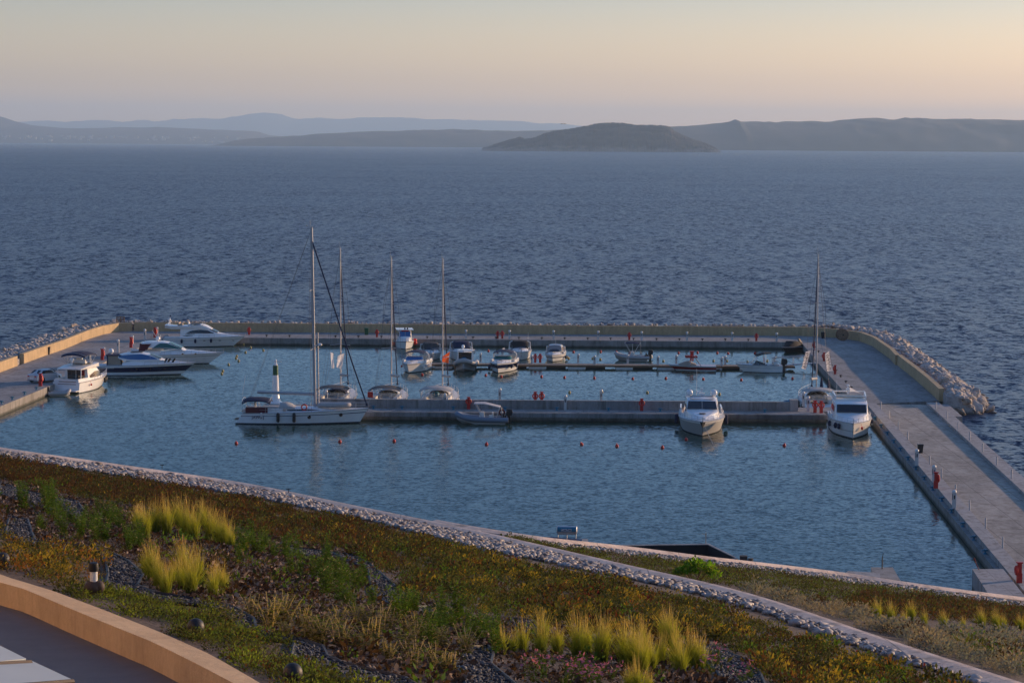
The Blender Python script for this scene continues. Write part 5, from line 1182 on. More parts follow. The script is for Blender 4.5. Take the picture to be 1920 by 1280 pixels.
# far strip behind the far wall
cs=[];ss=[]
for _ in range(2600):
    x=random.uniform(-54,46); t=random.random(); y=340.3+t*5; cs.append((x,y,2.08-t**1.5*2.4+random.uniform(-.15,.3) if t<.9 else -.1)); ss.append(random.uniform(.2,.42))
rubble('far_rubble',np.array(cs),ss,'low line of pale rubble showing over the top of the far sea wall',[M['rock1'],M['rock2'],M['rock3']],[.66,.24,.1],6)
for k in range(58):
    x=-52+k*1.7+random.uniform(-.7,.7); boulder((x,340.7+random.uniform(0,.9),2.02+random.uniform(-.1,.1)),random.uniform(.3,.5),'pale boulder showing over the far sea wall','boulders behind the far sea wall')
# left breakwater
linner=[(-53.5,341),(-56.0,340.3),(-57.8,334.98),(-58.5,324.86),(-58.4,309.67),(-59.5,297.21),(-60.2,277.71),(-62.2,241),(-64,205)]
louter=[(-54,347),(-60,345),(-65,338),(-67,325),(-67.5,309),(-68.2,297),(-69,278),(-71,241),(-73,205)]
mb=MB(); rg=[]
for y in np.linspace(240,346,30):
    a=lerp_line(linner,y); b=lerp_line(louter,y); rg.append([(a+.3,y,-4),(a+.3,y,1.6),(a+(b-a)*.35,y,1.5),(a+(b-a)*.7,y,.8),(b,y,-.25),(b-2,y,-4)])
mb.loft(rg); tag(mb.build('breakwater_core_left',M['rock2'],smooth=False),kind='structure')
cs=[];ss=[]
for _ in range(3800):
    y=random.uniform(262,346); a=lerp_line(linner,y); b=lerp_line(louter,y); t=random.random()*1.04; x=a-.3+(b-a)*t; z=1.75*(1-max(0,(t-.35)/.65)**1.3); cs.append((x,y,z+random.uniform(-.15,.15))); ss.append(random.uniform(.2,.5))
rubble('left_rubble',np.array(cs),ss,'pale rubble slope outside the sunlit left sea wall',[M['rock1'],M['rock2'],M['rock3']],[.6,.25,.15],7)
for k in range(85):
    y=random.uniform(264,345); a=lerp_line(linner,y); b=lerp_line(louter,y); t=random.uniform(.12,1.); x=a+(b-a)*t; z=1.75*(1-max(0,(t-.35)/.65)**1.3)
    boulder((x,y,z+.05),random.uniform(.45,.85),'pale boulder on the rock slope outside the left sea wall','boulders of the left breakwater')
p=AT(226,601,341.5); mb=MB(); mb.box(-.6,.6,-.1,.1,0,1.0); o=mb.build('pallet_stack',M['wood'],smooth=False)
bpy.data.objects.remove(o)
t=thing('pallet','weathered wooden pallet standing on the rocks at the far left corner','pallet',(p.x,p.y,1.9),0)
mb=MB(); 
for k in range(5): mb.box(-.6,.6,-.06,-.03,k*.22,k*.22+.13)
mb.build('slats',M['wood'],t,smooth=False); mb=MB()
for x in (-.58,-.05,.48): mb.box(x,x+.1,-.03,.06,0,1.02)
mb.build('bearers',M['wood'],t,smooth=False)
# ---------------------------------------------------------------- roof garden in the foreground
K1=[(-260,790),(-120,815),(0,838),(230,871),(460,905),(680,950),(900,995),(1150,1052),(1400,1110),(1660,1196),(1920,1280),(2100,1340)]
K2=[(820,974),(900,988),(1000,1003.5),(1063,1011),(1161,1021.5),(1250,1032.5),(1333,1043),(1400,1050.5),(1560,1069.5),(1691,1089),(1800,1104),(1920,1119),(2080,1139)]
def smooth_line(pts,off,n=5):
    P=[WP(a,b,off) for a,b in pts]; out=[]
    for i in range(len(P)-1):
        p0=P[max(i-1,0)];p1=P[i];p2=P[i+1];p3=P[min(i+2,len(P)-1)]
        for k in range(n):
            t=k/n; out.append(.5*((2*p1)+(p2-p0)*t+(2*p0-5*p1+4*p2-p3)*t*t+(3*p1-p0-3*p2+p3)*t**3))
    out.append(P[-1]); return out
k1=smooth_line(K1,.16); k2=smooth_line(K2,-.38)
def kerb(name,line,w_,top,bot,label):
    """stone coping on a retaining wall, following the terrace edge; inner edge on the garden side"""
    out=[];n=len(line)
    for i,p in enumerate(line):
        d=(line[min(i+1,n-1)]-line[max(i-1,0)]); d.z=0; d.normalize(); nn=Vector((d.y,-d.x,0)); out.append((p,p+nn*w_))
    t=thing(name,label,'kerb',(0,0,0))
    mb=MB(); mb.loft([[(a.x,a.y,gz(a.x,a.y)+top-.3),(a.x,a.y,gz(a.x,a.y)+top),((a.x*.75+b.x*.25),(a.y*.75+b.y*.25),gz(a.x,a.y)+top),(b.x,b.y,gz(b.x,b.y)+top-.11),(b.x,b.y,gz(b.x,b.y)+top-.3)] for a,b in out]); mb.build('coping',copm,t,smooth=False)
    mb=MB(); mb.loft([[(a.x,a.y,gz(a.x,a.y)+bot),(a.x,a.y,gz(a.x,a.y)+top-.301),(b.x,b.y,gz(b.x,b.y)+top-.301),(b.x,b.y,gz(b.x,b.y)+bot)] for a,b in [(a+(b-a)*.06,a+(b-a)*.9) for a,b in out]]); mb.build('wall_face',M['pier_wall'],t,smooth=False)
    return [b for a,b in out]
copm=concrete('pale pinkish kerb stone',(.80,.63,.51),.012,3.,2.6,.08)
in1=kerb('retaining_kerb',k1,.42,.16,-3.,'long pale stone kerb curving across the whole garden from left edge to lower right')
in2=kerb('retaining_kerb',k2,.42,-.38,-6.,'pale stone kerb edging the lower garden terrace on the right')
soil=mat('bark and pumice mulch',(.085,.055,.04),.95,nz=(14,.5),c2=(.15,.11,.085),bump=(20,.03))
mb=MB()
WT=[(-300,925),(-160,1002),(0,1077),(100,1107),(201,1145),(298,1183),(395,1226),(489,1280),(600,1350)]   # outer edge of the terrace wall
wt=[WP(a,b,.12) for a,b in WT]
poly=[(p.x,p.y) for p in in1]+[(14,24),(6,14),(0,12)]+[(p.x,p.y) for p in wt[::-1]]
mb.add([(x,y,gz(x,y)) for x,y in poly],[tuple(range(len(poly)))]); 
tag(mb.build('garden_soil',soil,smooth=False),kind='structure')
o1=[p for p in k1 if True]
# lower terrace: between kerb 1 (outer face) and kerb 2
a_=[(p.x,p.y) for p in k1[27:]]; b_=[(p.x,p.y) for p in in2]
poly2=b_+[(30,60),(16,30)]+[(x+.05,y) for x,y in a_[::-1]]
mb=MB(); mb.add([(x,y,gz(x,y)-.52) for x,y in poly2],[tuple(range(len(poly2)))]); tag(mb.build('lower_garden_soil',soil,smooth=False),kind='structure')

def proj(P):
    rel=P-np.array([0,0,CAMZ]); d=rel@np.array(fw); return 960+F*(rel@np.array(RT))/d, 640-F*(rel@np.array(UP))/d
def inside(px,py,poly):
    r_=np.zeros(len(px),bool); n=len(poly); j=n-1
    for i in range(n):
        xi,yi=poly[i]; xj,yj=poly[j]; c=((yi>py)!=(yj>py))&(px<(xj-xi)*(py-yi)/(yj-yi+1e-9)+xi); r_^=c; j=i
    return r_
def sample(zone,dens,off,excl=(),seed=0,maxn=200000):
    """random ground points of a planted bed; the bed outline is given as seen in the plan of the photograph"""
    rs=np.random.default_rng(seed); c=[WP(a,b,off) for a,b in zone]; x0=min(p.x for p in c);x1=max(p.x for p in c);y0=min(p.y for p in c);y1=max(p.y for p in c)
    n=int(min(maxn,(x1-x0)*(y1-y0)*dens)); x=rs.uniform(x0,x1,n); y=rs.uniform(y0,y1,n); z=A0+off+BX*x+BY*y
    P=np.stack([x,y,z],1); 
    zx=[(p.x,p.y) for p in c]; m_=inside(x,y,zx)
    for e in excl: 
        ce=[WP(a,b,off) for a,b in e]; m_&=~inside(x,y,[(p.x,p.y) for p in ce])
    return P[m_]
def fld(P,f,s):
    x,y=P[:,0]*f,P[:,1]*f*.6
    return .5+.5*np.sin(x*1.3+s+1.7*np.sin(y*.9+s*2))*np.sin(y*1.1-s+1.3*np.sin(x*.7+s))
def leaves(name,P,K,rad_,hgt,size,mats,weights,label,seed=1,up=.5,clump_mat=True,aspect=2.0,parent=None,cat='plants',patch=None):
    """P: clump positions; K leaf faces per clump scattered through a low dome"""
    rs=np.random.default_rng(seed); n=len(P); N=n*K
    sc=np.repeat(rs.uniform(.55,1.3,n)*(.65+.7*fld(P,2.1,seed)),K); a=rs.uniform(0,2*PI,N); r_=np.sqrt(rs.uniform(0,1,N)); zz=rs.uniform(0.05,1,N)*np.sqrt(np.clip(1-r_**2*.85,0,1))
    c=np.repeat(P,K,0)+np.stack([np.cos(a)*r_*rad_,np.sin(a)*r_*rad_,zz*hgt],1)*sc[:,None]
    d=np.stack([np.cos(a)*(.3+r_),np.sin(a)*(.3+r_),np.full(N,up)+rs.uniform(-.2,.6,N)],1)+rs.normal(0,.35,(N,3)); d/=np.linalg.norm(d,axis=1)[:,None]
    s_=np.cross(d,rs.normal(size=(N,3))); s_/=np.linalg.norm(s_,axis=1)[:,None]
    L_=(size*rs.uniform(.6,1.4,N)*sc)[:,None]; wd=L_/aspect
    V=np.stack([c,c+d*L_*.5+s_*wd*.5,c+d*L_,c+d*L_*.5-s_*wd*.5],1).reshape(-1,3); f=np.arange(4*N).reshape(-1,4)
    if patch is not None:
        q=patch(P); w_=np.array(weights)[None,:]*q; w_/=w_.sum(1)[:,None]; cum=w_.cumsum(1); mi=(rs.uniform(size=(n,1))>cum).sum(1).clip(0,len(mats)-1)
    else: mi=rs.choice(len(mats),n,p=np.array(weights)/sum(weights))
    mi=np.repeat(mi,K); sw=rs.uniform(size=N)<.18; mi[sw]=rs.choice(len(mats),sw.sum(),p=np.array(weights)/sum(weights))
    return tag(rawmesh(name,V,f,mats,mi),label,cat,kind='stuff')
def leafmat(name,c,tr=.35):
    m_=mat(name,c,.8,spec=.12); n=m_.node_tree; b=n.nodes['Principled BSDF']; out=n.nodes['Material Output']
    t=n.nodes.new('ShaderNodeBsdfTranslucent'); t.inputs[0].default_value=(min(1,c[0]*1.6),min(1,c[1]*1.6),c[2]*.9,1); mx=n.nodes.new('ShaderNodeMixShader'); mx.inputs[0].default_value=tr
    n.links.new(b.outputs[0],mx.inputs[1]); n.links.new(t.outputs[0],mx.inputs[2]); n.links.new(mx.outputs[0],out.inputs[0]); return m_
G={'brown':leafmat('brown shrub leaf',(.06,.033,.018)),'brown2':leafmat('rust shrub leaf',(.10,.045,.02)),'dkol':leafmat('dark olive leaf',(.045,.048,.018)),
   'olive':leafmat('olive leaf',(.085,.085,.022)),'gold':leafmat('golden sedum leaf',(.27,.19,.028)),'orange':leafmat('orange sedum leaf',(.20,.085,.022)),'red':leafmat('dark red sedum leaf',(.13,.022,.02)),
   'green':leafmat('mid green leaf',(.08,.14,.022)),'green2':leafmat('fresh green leaf',(.15,.25,.03)),'moss':leafmat('moss green',(.11,.15,.025)),'pale':leafmat('pale felted leaf',(.25,.205,.16)),'silver':leafmat('silver grey leaf',(.17,.175,.165)),'lime':leafmat('lime leaf',(.12,.24,.015),.45),'ygreen':leafmat('yellow green leaf',(.20,.24,.03)),'pink':leafmat('pink petal',(.45,.15,.25)),'straw':leafmat('straw seed stem',(.42,.32,.16))}
# gravel paths (dark slate chips) with black edging
GP=[[(0,905),(45,920),(100,932),(145,940),(160,962),(140,975),(118,962),(60,950),(0,925)],
    [(18,968),(52,975),(60,1000),(66,1014),(120,1020),(175,1028),(215,1040),(240,1052),(268,1078),(258,1098),(290,1112),(340,1120),(400,1128),(440,1140),(475,1160),(480,1180),(520,1192),(560,1198),(604,1212),(614,1232),(650,1246),(700,1258),(760,1272),(800,1300),(720,1300),(640,1272),(560,1248),(545,1232),(552,1204),(500,1196),(440,1172),(418,1140),(370,1134),(300,1128),(235,1112),(196,1106),(202,1080),(200,1058),(190,1040),(150,1034),(95,1028),(40,1020),(10,1000)],
    [(622,1036),(660,1040),(694,1058),(722,1082),(762,1118),(758,1136),(728,1132),(704,1118),(694,1092),(690,1066),(650,1052)],
    [(758,1140),(800,1138),(860,1150),(930,1156),(1000,1164),(1016,1178),(1010,1196),(990,1190),(960,1168),(900,1162),(820,1158),(770,1150)],
    [(860,1226),(880,1214),(915,1212),(925,1224),(920,1246),(940,1262),(985,1300),(880,1300),(866,1270),(856,1244)],
    [(1318,1206),(1360,1222),(1400,1238),(1425,1262),(1440,1300),(1370,1300),(1345,1262),(1322,1240)],
    [(500,1018),(560,1028),(622,1036),(650,1052),(600,1046),(540,1036)]]
slate=mat('slate chip gravel',(.03,.033,.042),.85,nz=(60,.5),c2=(.09,.09,.10),bump=(45,.03)); edg=mat('black plastic edging',(.012,.013,.018),.6)
for i,g_ in enumerate(GP):
    pts=[WP(a,b,.02) for a,b in g_]; mb=MB(); mb.add([(p.x,p.y,gz(p.x,p.y)+.02) for p in pts],[tuple(range(len(pts)))]); tag(mb.build('gravel_path',slate,smooth=False),kind='structure')
    mb=MB(); q=[Vector((p.x,p.y,gz(p.x,p.y)+.03)) for p in pts]; mb.tube(q+[q[0]],.022,5); tag(mb.build('path_edging',edg),'thin black edging strip around a dark gravel patch of the garden','edging','black edging strips')
chips=np.concatenate([sample(g_,260,.03,seed=20+i) for i,g_ in enumerate(GP)])
def pebbles(name,P,smin,smax,mats,w_,label,seed,flat=.7):
    rs=np.random.default_rng(seed); v0,f0=ICO1; n=len(P); s=rs.uniform(smin,smax,n)*np.where(rs.uniform(size=n)<.06,1.7,1.); a=rs.uniform(0,6.28,n)
    sx=rs.uniform(.8,1.4,n); X=v0[:,0][None]*sx[:,None];Y=v0[:,1][None]*rs.uniform(.7,1.,n)[:,None];Z=v0[:,2][None]*rs.uniform(flat*.7,flat,n)[:,None]
    V=np.stack([(X*np.cos(a)[:,None]-Y*np.sin(a)[:,None]),(X*np.sin(a)[:,None]+Y*np.cos(a)[:,None]),Z],2)*s[:,None,None]*(1+rs.normal(0,.07,(n,len(v0),1)))+P[:,None,:]
    f=(f0[None]+np.arange(n)[:,None,None]*len(v0)).reshape(-1,3); mi=np.repeat(rs.choice(len(mats),n,p=w_),len(f0))
    return tag(rawmesh(name,V.reshape(-1,3),f,mats,mi,smooth=True),label,'gravel',kind='stuff')
sl2=mat('slate chip',(.035,.038,.048),.7,spec=.3); sl3=mat('pale slate chip',(.13,.125,.125),.7)
pebbles('gravel_chips',chips,.012,.028,[sl2,sl3],[.78,.22],'dark slate chips covering the winding garden paths',3)
# white pebble strips
PS1=[(-300,785),(-40,832),(0,846),(230,878),(460,912),(680,957),(900,1003),(1150,1061),(1400,1121),(1660,1206),(1960,1305),(1960,1330),(1860,1290),(1690,1240),(1560,1196),(1440,1152),(1330,1118),(1200,1088),(1100,1070),(1000,1048),(900,1030),(700,978),(470,931),(230,893),(0,857),(-40,846),(-300,797)]
PS2=[(920, 998), (1000, 1010), (1100, 1023), (1250, 1040), (1400, 1058), (1540, 1076), (1660, 1094), (1790, 1113), (1960, 1137), (1960, 1146), (1790, 1122), (1660, 1104), (1540, 1087), (1400, 1070), (1250, 1053), (1100, 1034), (1000, 1018), (940, 1007)]
pw=mat('white marble pebble',(.40,.35,.31),.6,nz=(6,.3)); pg_=mat('grey pebble',(.20,.18,.17),.6); pb_=mat('brown pebble',(.13,.09,.07),.6)
P=sample(PS1,150,.02,seed=5); P[:,2]+=RNG.uniform(0,.05,len(P)); pebbles('white_pebbles',P,.03,.085,[pw,pg_,pb_],[.46,.3,.24],'strip of round white marble pebbles along the long garden kerb',4)
P=sample(PS2,110,-.55,seed=6); P[:,2]+=RNG.uniform(0,.05,len(P)); pebbles('white_pebbles',P,.035,.08,[pw,pg_,pb_],[.45,.3,.25],'strip of white pebbles along the kerb of the lower terrace',5)
# planted masses
ZB=[(-320,806),(-60,856),(0,864),(230,902),(470,941),(700,990),(900,1044),(1100,1087),(1200,1107),(1330,1138),(1440,1174),(1560,1219),(1690,1264),(1860,1316),(2000,1365),(1500,1340),(1430,1275),(1400,1232),(1320,1200),(1240,1200),(1100,1180),(1010,1170),(860,1145),(770,1130),(700,1060),(640,1032),(500,1012),(430,985),(250,950),(150,935),(0,900),(-60,890),(-320,846)]
ZL=[(-320,885),(-60,975),(0,985),(20,1000),(60,1022),(190,1040),(200,1062),(196,1090),(160,1104),(100,1104),(0,1074),(-160,999),(-300,920),(-320,912)]
ZM=[(110,1112),(140,1108),(170,1104),(235,1114),(300,1130),(370,1136),(418,1142),(440,1174),(500,1198),(548,1208),(541,1232),(560,1252),(650,1280),(740,1310),(560,1320),(489,1276),(395,1222),(298,1179),(201,1141)]
def patchB(P):
    px,py=proj(P); t=np.clip((px-480)/420,0,1); t2=np.clip((px-900)/500,0,1); dk=np.clip((py-(860+px*.19)-60)/60,0,1)
    fa,fb,fc=fld(P,1.1,1.),fld(P,1.7,4.),fld(P,.8,7.)
    spot=(np.sin(P[:,0]*1.3+P[:,1]*.7)*np.sin(P[:,1]*.9-P[:,0]*.5)>.35)
    return np.stack([1.25-t, 1.1-t*.8, .6+.3*t, .15+t, .02+.9*t+.9*t2, .05+.5*t, .03+.25*(np.abs(px-1080)<140)*(np.abs(py-1140)<35)*6, .1+.5*t],1)*np.stack([.3+1.6*fa,.3+1.5*fb,.4+1.6*fc,.3+1.5*(1-fa),.15+2.2*fb*(1-fc),.2+1.8*fa*fb,.4+1.2*fb,.2+2.2*(1-fb)*fc],1)
bmat=[G['brown'],G['brown2'],G['dkol'],G['olive'],G['gold'],G['orange'],G['red'],G['green']]
P=sample(ZB,21,.0,GP,seed=8); P=P[fld(P,2.7,3.)+RNG.uniform(-.15,.15,len(P))<.86]; leaves('groundcover_shrubs',P,62,.13,.17,.042,bmat,[1.1,.6,1.2,1.25,.6,.1,.08,.6],'mass of low brown to golden shrubs spreading below the white pebble strip',11,up=.9,patch=patchB)
P=sample(ZL,24,.0,GP,seed=9); leaves('groundcover_shrubs',P,44,.11,.15,.032,[G['olive'],G['gold'],G['orange'],G['brown2'],G['dkol']],[1.1,.8,.55,.6,.8],'low orange and olive sedum bed at the left behind the terrace wall',12,up=.7)
P=sample(ZM,110,.0,GP,seed=10); P=P[(np.sin(P[:,0]*4.3+1)*np.sin(P[:,1]*2.1+P[:,0])+RNG.normal(0,.35,len(P)))>-.45]
leaves('sedum_mat',P,44,.12,.12,.026,[G['moss'],G['ygreen'],G['olive'],G['dkol'],G['brown2']],[1.2,.35,.8,.9,.25],'low mossy green sedum mats between the terrace wall and the gravel path',13,up=.7)
# mulch bits and dry stems
ZS=[(-320,846),(-40,898),(160,935),(440,985),(640,1035),(700,1060),(770,1130),(1010,1170),(1320,1200),(1440,1300),(700,1300),(480,1170),(260,1100),(210,1040),(60,1010),(-40,975),(-320,885)]
P=sample(ZS,42,.01,GP,seed=14); leaves('mulch_litter',P,9,.12,.03,.05,[mat('bark chip',(.10,.06,.04),.95,spec=.1),mat('pale bark chip',(.26,.19,.14),.95,spec=.1),G['brown']],[1,.5,.6],'reddish brown bark litter between the herbs',15,up=.1,aspect=1.4)
P=sample(ZS,2.2,.0,GP,seed=16); leaves('weedy_undergrowth',P,22,.13,.16,.055,[G['green'],G['olive'],G['dkol'],G['brown']],[1,1,1,.5],'sparse small weeds in the mulch',17,up=.9)
# lower terrace planting
Z2A=[(960,1008),(1100,1032),(1250,1051),(1400,1068),(1540,1085),(1660,1102),(1790,1121),(1960,1145),(1960,1163),(1620,1140),(1560,1132),(1480,1120),(1400,1105),(1310,1092),(1200,1072),(1100,1050),(1020,1033),(930,1010)]
Z2B=[(1600,1120),(1790,1130),(1960,1150),(1960,1185),(1800,1168),(1620,1158),(1560,1140)]
Z2C=[(1400,1105),(1480,1122),(1560,1134),(1640,1152),(1620,1168),(1800,1186),(1960,1200),(1960,1262),(1920,1276),(1790,1236),(1660,1192),(1530,1150),(1400,1108)]
Z2D=[(1740,1205),(1960,1215),(1960,1275),(1900,1255)]
P=sample(Z2A,16,-.5,seed=21); leaves('sedum_mat',P,22,.18,.12,.045,[G['dkol'],G['moss'],G['olive'],G['brown']],[1.1,.8,1,.6],'dark green sedum carpet on the lower terrace',22,up=.7)
P=sample(Z2B,14,-.5,seed=23); leaves('groundcover_shrubs',P,22,.18,.25,.06,[G['brown'],G['brown2'],G['dkol'],G['olive']],[1,.8,.6,.4],'brown shrubs at the right of the lower terrace behind the yellow grasses',24,up=.8)
P=sample(Z2C,5,-.5,seed=25); leaves('cushion_plants',P,150,.24,.26,.05,[G['pale'],G['silver'],G['brown']],[.55,.75,.2],'pale felted cushion plants on the lower terrace beside the kerb',26,up=.7)
P=sample(Z2D,5,-.5,seed=27); leaves('cushion_plants',P,30,.2,.3,.07,[G['pale'],G['olive'],G['green']],[1,.6,.4],'pale and green tufty cushions at the far right of the lower terrace',28,up=1.)

# feather grass tufts: things
tgrass=bpy.data.materials.new('feather grass'); tgrass.use_nodes=True
def grassmat(m_):
    n=m_.node_tree; b=n.nodes['Principled BSDF']; out=n.nodes['Material Output']; tc=n.nodes.new('ShaderNodeTexCoord'); s_=n.nodes.new('ShaderNodeSeparateXYZ'); n.links.new(tc.outputs['Object'],s_.inputs[0])
    mr=n.nodes.new('ShaderNodeMapRange'); mr.inputs[1].default_value=.05; mr.inputs[2].default_value=.62; n.links.new(s_.outputs[2],mr.inputs[0])
    r_=n.nodes.new('ShaderNodeValToRGB'); e=r_.color_ramp.elements; e[0].color=(.11,.15,.012,1); e[1].color=(.62,.42,.10,1); e2=r_.color_ramp.elements.new(.5); e2.color=(.38,.39,.02,1); n.links.new(mr.outputs[0],r_.inputs[0])
    n.links.new(r_.outputs[0],b.inputs['Base Color']); t=n.nodes.new('ShaderNodeBsdfTranslucent'); n.links.new(r_.outputs[0],t.inputs[0]); mx=n.nodes.new('ShaderNodeMixShader'); mx.inputs[0].default_value=.5
    n.links.new(b.outputs[0],mx.inputs[1]); n.links.new(t.outputs[0],mx.inputs[2]); n.links.new(mx.outputs[0],out.inputs[0]); b.inputs['Roughness'].default_value=.6
grassmat(tgrass)
def tuft_mesh(seed,N=300,H=.68,spread=.24):
    rs=np.random.default_rng(seed); V=[];Fc=[]; a=rs.uniform(0,2*PI,N); lean=rs.uniform(0,1,N)**.95*spread; h=H*np.where(rs.uniform(size=N)<.22,rs.uniform(.85,1.2,N),rs.uniform(.35,.85,N))*(1-.15*lean/spread); wv=rs.uniform(.003,.0065,N)
    b0=rs.normal(0,.045,(N,2)); wind=np.array([-.05,.02]); segs=5; lev=[]
    for k in range(segs+1):
        t=k/segs; x=b0[:,0]+np.cos(a)*lean*t**1.7*1.15+wind[0]*t*t; y=b0[:,1]+np.sin(a)*lean*t**1.7*1.15+wind[1]*t*t; z=h*(t-.12*t**3*(lean/spread)); lev.append(np.stack([x,y,z],1))
    sd=np.stack([np.sin(a+1.3),-np.cos(a+1.3),np.zeros(N)],1)
    for k in range(segs+1): 
        wk=(wv*(1-.75*k/segs))[:,None]; V.append(lev[k]-sd*wk); V.append(lev[k]+sd*wk)
    V=np.concatenate(V); i=np.arange(N)
    for k in range(segs): Fc.append(np.stack([2*k*N+i,(2*k+1)*N+i,(2*k+3)*N+i,(2*k+2)*N+i],1))
    return V,np.concatenate(Fc)
tm=[]
for s_ in range(5):
    V,f=tuft_mesh(50+s_); o=rawmesh('feather_grass',V,f,[tgrass]); tm.append(o.data); bpy.data.objects.remove(o)
def tuft(px,py,hp,off,label,group):
    p=WP(px,py,off); o=bpy.data.objects.new('feather_grass',random.choice(tm)); C.objects.link(o); d=(p-Vector((0,0,CAMZ))).length; h=hp*d/F/.6*1.08*random.uniform(.82,1.15)
    o.location=(p.x,p.y,p.z-.01); o.scale=(h*random.uniform(.75,.95),h*random.uniform(.75,.95),h); o.rotation_euler=(0,0,random.uniform(-.6,.6)); tag(o,label,'grass tuft',group)
for a,b,h in [(262,1000,55),(272,1010,62),(292,1000,50),(313,1003,52),(335,988,44),(350,1006,58),(364,1014,50),(380,990,46),(395,1014,62),(410,1018,50),(422,1024,52),(434,1028,48),(258,988,38),(316,985,38)]: tuft(a,b,h,0,'golden feather grass tuft in the upper clump on the left of the garden','feather grasses of the upper left clump')
for a,b,h in [(286,1088,72),(298,1104,60),(312,1113,52),(322,1098,48),(345,1084,70),(358,1112,66),(370,1098,60),(340,1104,50),(400,1120,52),(412,1110,46),(420,1112,42),(275,1078,50)]: tuft(a,b,h,0,'golden feather grass tuft in the lower clump beside the gravel path on the left','feather grasses of the lower left clump')
for a,b,h in [(943,1226,48),(962,1226,46),(980,1222,46),(1015,1231,50),(1018,1202,62),(1045,1225,48),(1050,1222,40),(1083,1237,84),(1100,1228,60),(1129,1242,78),(1136,1215,40),(1172,1246,80),(1190,1254,70),(1205,1262,60),(1220,1256,64),(1240,1246,62),(1206,1222,52),(1256,1216,66),(1268,1248,62),(1276,1266,74),(1296,1256,70),(1312,1258,62),(1248,1200,48),(1195,1300,56),(1180,1296,50),(1215,1300,46)]: tuft(a,b,h,0,'golden feather grass tuft in the big clump at the bottom centre right','feather grasses of the bottom clump')
for a,b,h in [(1645,1161,31),(1671,1168,34),(1695,1172,30),(1709,1164,31),(1733,1175,32),(1770,1178,36),(1806,1179,25),(1841,1178,36),(1868,1182,32),(1882,1180,28),(1913,1181,29),(1940,1186,30)]: tuft(a,b,h,-.5,'small golden feather grass tuft in the row on the lower terrace','feather grasses of the lower terrace')
# herbs
def herb_obj(name,seed,H,stems,leafn,size,mats,w_,flower=None,spread=.14):
    rs=np.random.default_rng(seed); V=[];Fc=[];MI=[];b=0
    for s_ in range(stems):
        a=rs.uniform(0,6.28); ln=rs.uniform(.2,1)*spread; h=H*rs.uniform(.65,1.05); base=rs.normal(0,.03,2)
        pts=[np.array([base[0]+math.cos(a)*ln*t**1.4,base[1]+math.sin(a)*ln*t**1.4,h*t]) for t in (0,.35,.7,1)]
        for p,q in zip(pts,pts[1:]):
            w1=np.array([.004,0,0]); V+=[p-w1,p+w1,q+w1*.7,q-w1*.7]; Fc.append([b,b+1,b+2,b+3]); MI.append(0); b+=4
        for k in range(leafn):
            t=rs.uniform(.08,1.); c=np.array([base[0]+math.cos(a)*ln*t**1.4,base[1]+math.sin(a)*ln*t**1.4,h*t]); th=rs.uniform(0,6.28); d=np.array([math.cos(th),math.sin(th),rs.uniform(.1,.9)]); d/=np.linalg.norm(d)
            s2=np.cross(d,[0,0,1.]); s2/=np.linalg.norm(s2); L_=size*rs.uniform(.7,1.3)*(1.2-.5*t); V+=[c,c+d*L_*.5+s2*L_*.16,c+d*L_-np.array([0,0,.01]),c+d*L_*.5-s2*L_*.16]; Fc.append([b,b+1,b+2,b+3]); MI.append(int(rs.choice(len(w_),p=w_))); b+=4
        if flower is not None:
            for k in range(4):
                c=pts[-1]+rs.normal(0,.018,3); d=rs.normal(0,1,3); d/=np.linalg.norm(d); s2=np.cross(d,[0,0,1.]); V+=[c,c+d*.03,c+d*.03+s2*.03,c+s2*.03]; Fc.append([b,b+1,b+2,b+3]); MI.append(flower); b+=4
    o=rawmesh(name,np.array(V),np.array(Fc),mats,np.array(MI)); return o
hm=[G['green'],G['green2'],G['olive'],G['straw']]
hmesh=[]
for i,(H,st_,ln_) in enumerate([(.5,9,34),(.62,7,40),(.42,11,26),(.55,8,36)]):
    o=herb_obj('leafy_herb',70+i,H,st_,ln_,.085,hm,[.42,.36,.16,.06]); hmesh.append(o.data); bpy.data.objects.remove(o)
pmesh=[]
for i in range(3):
    o=herb_obj('pale_shrublet',80+i,.26,12,26,.05,[G['straw'],G['pale'],G['olive'],G['ygreen']],[.1,.4,.3,.2],spread=.13); pmesh.append(o.data); bpy.data.objects.remove(o)
fmesh=[]
for i in range(3):
    o=herb_obj('pink_flower_plant',90+i,.28,6,22,.05,[G['green'],G['olive'],G['pink']],[.6,.4,.0],flower=2,spread=.2); fmesh.append(o.data); bpy.data.objects.remove(o)
def plant(name,ms,px,py,sc,label,cat,group):
    p=WP(px,py,0); o=bpy.data.objects.new(name,random.choice(ms)); C.objects.link(o); o.location=p; s=sc*random.uniform(.85,1.2); o.scale=(s*1.1,s*1.1,s); o.rotation_euler=(0,0,random.uniform(0,6.28)); tag(o,label,cat,group)
rr=random.Random(3)
for a,b,s in [(38,945,1.),(44,958,1.),(92,942,1.2),(98,955,1.1),(84,950,.9)]: plant('leafy_herb',hmesh,a,b,s,'tall leafy green herb near the left edge of the garden','herb','green herbs')
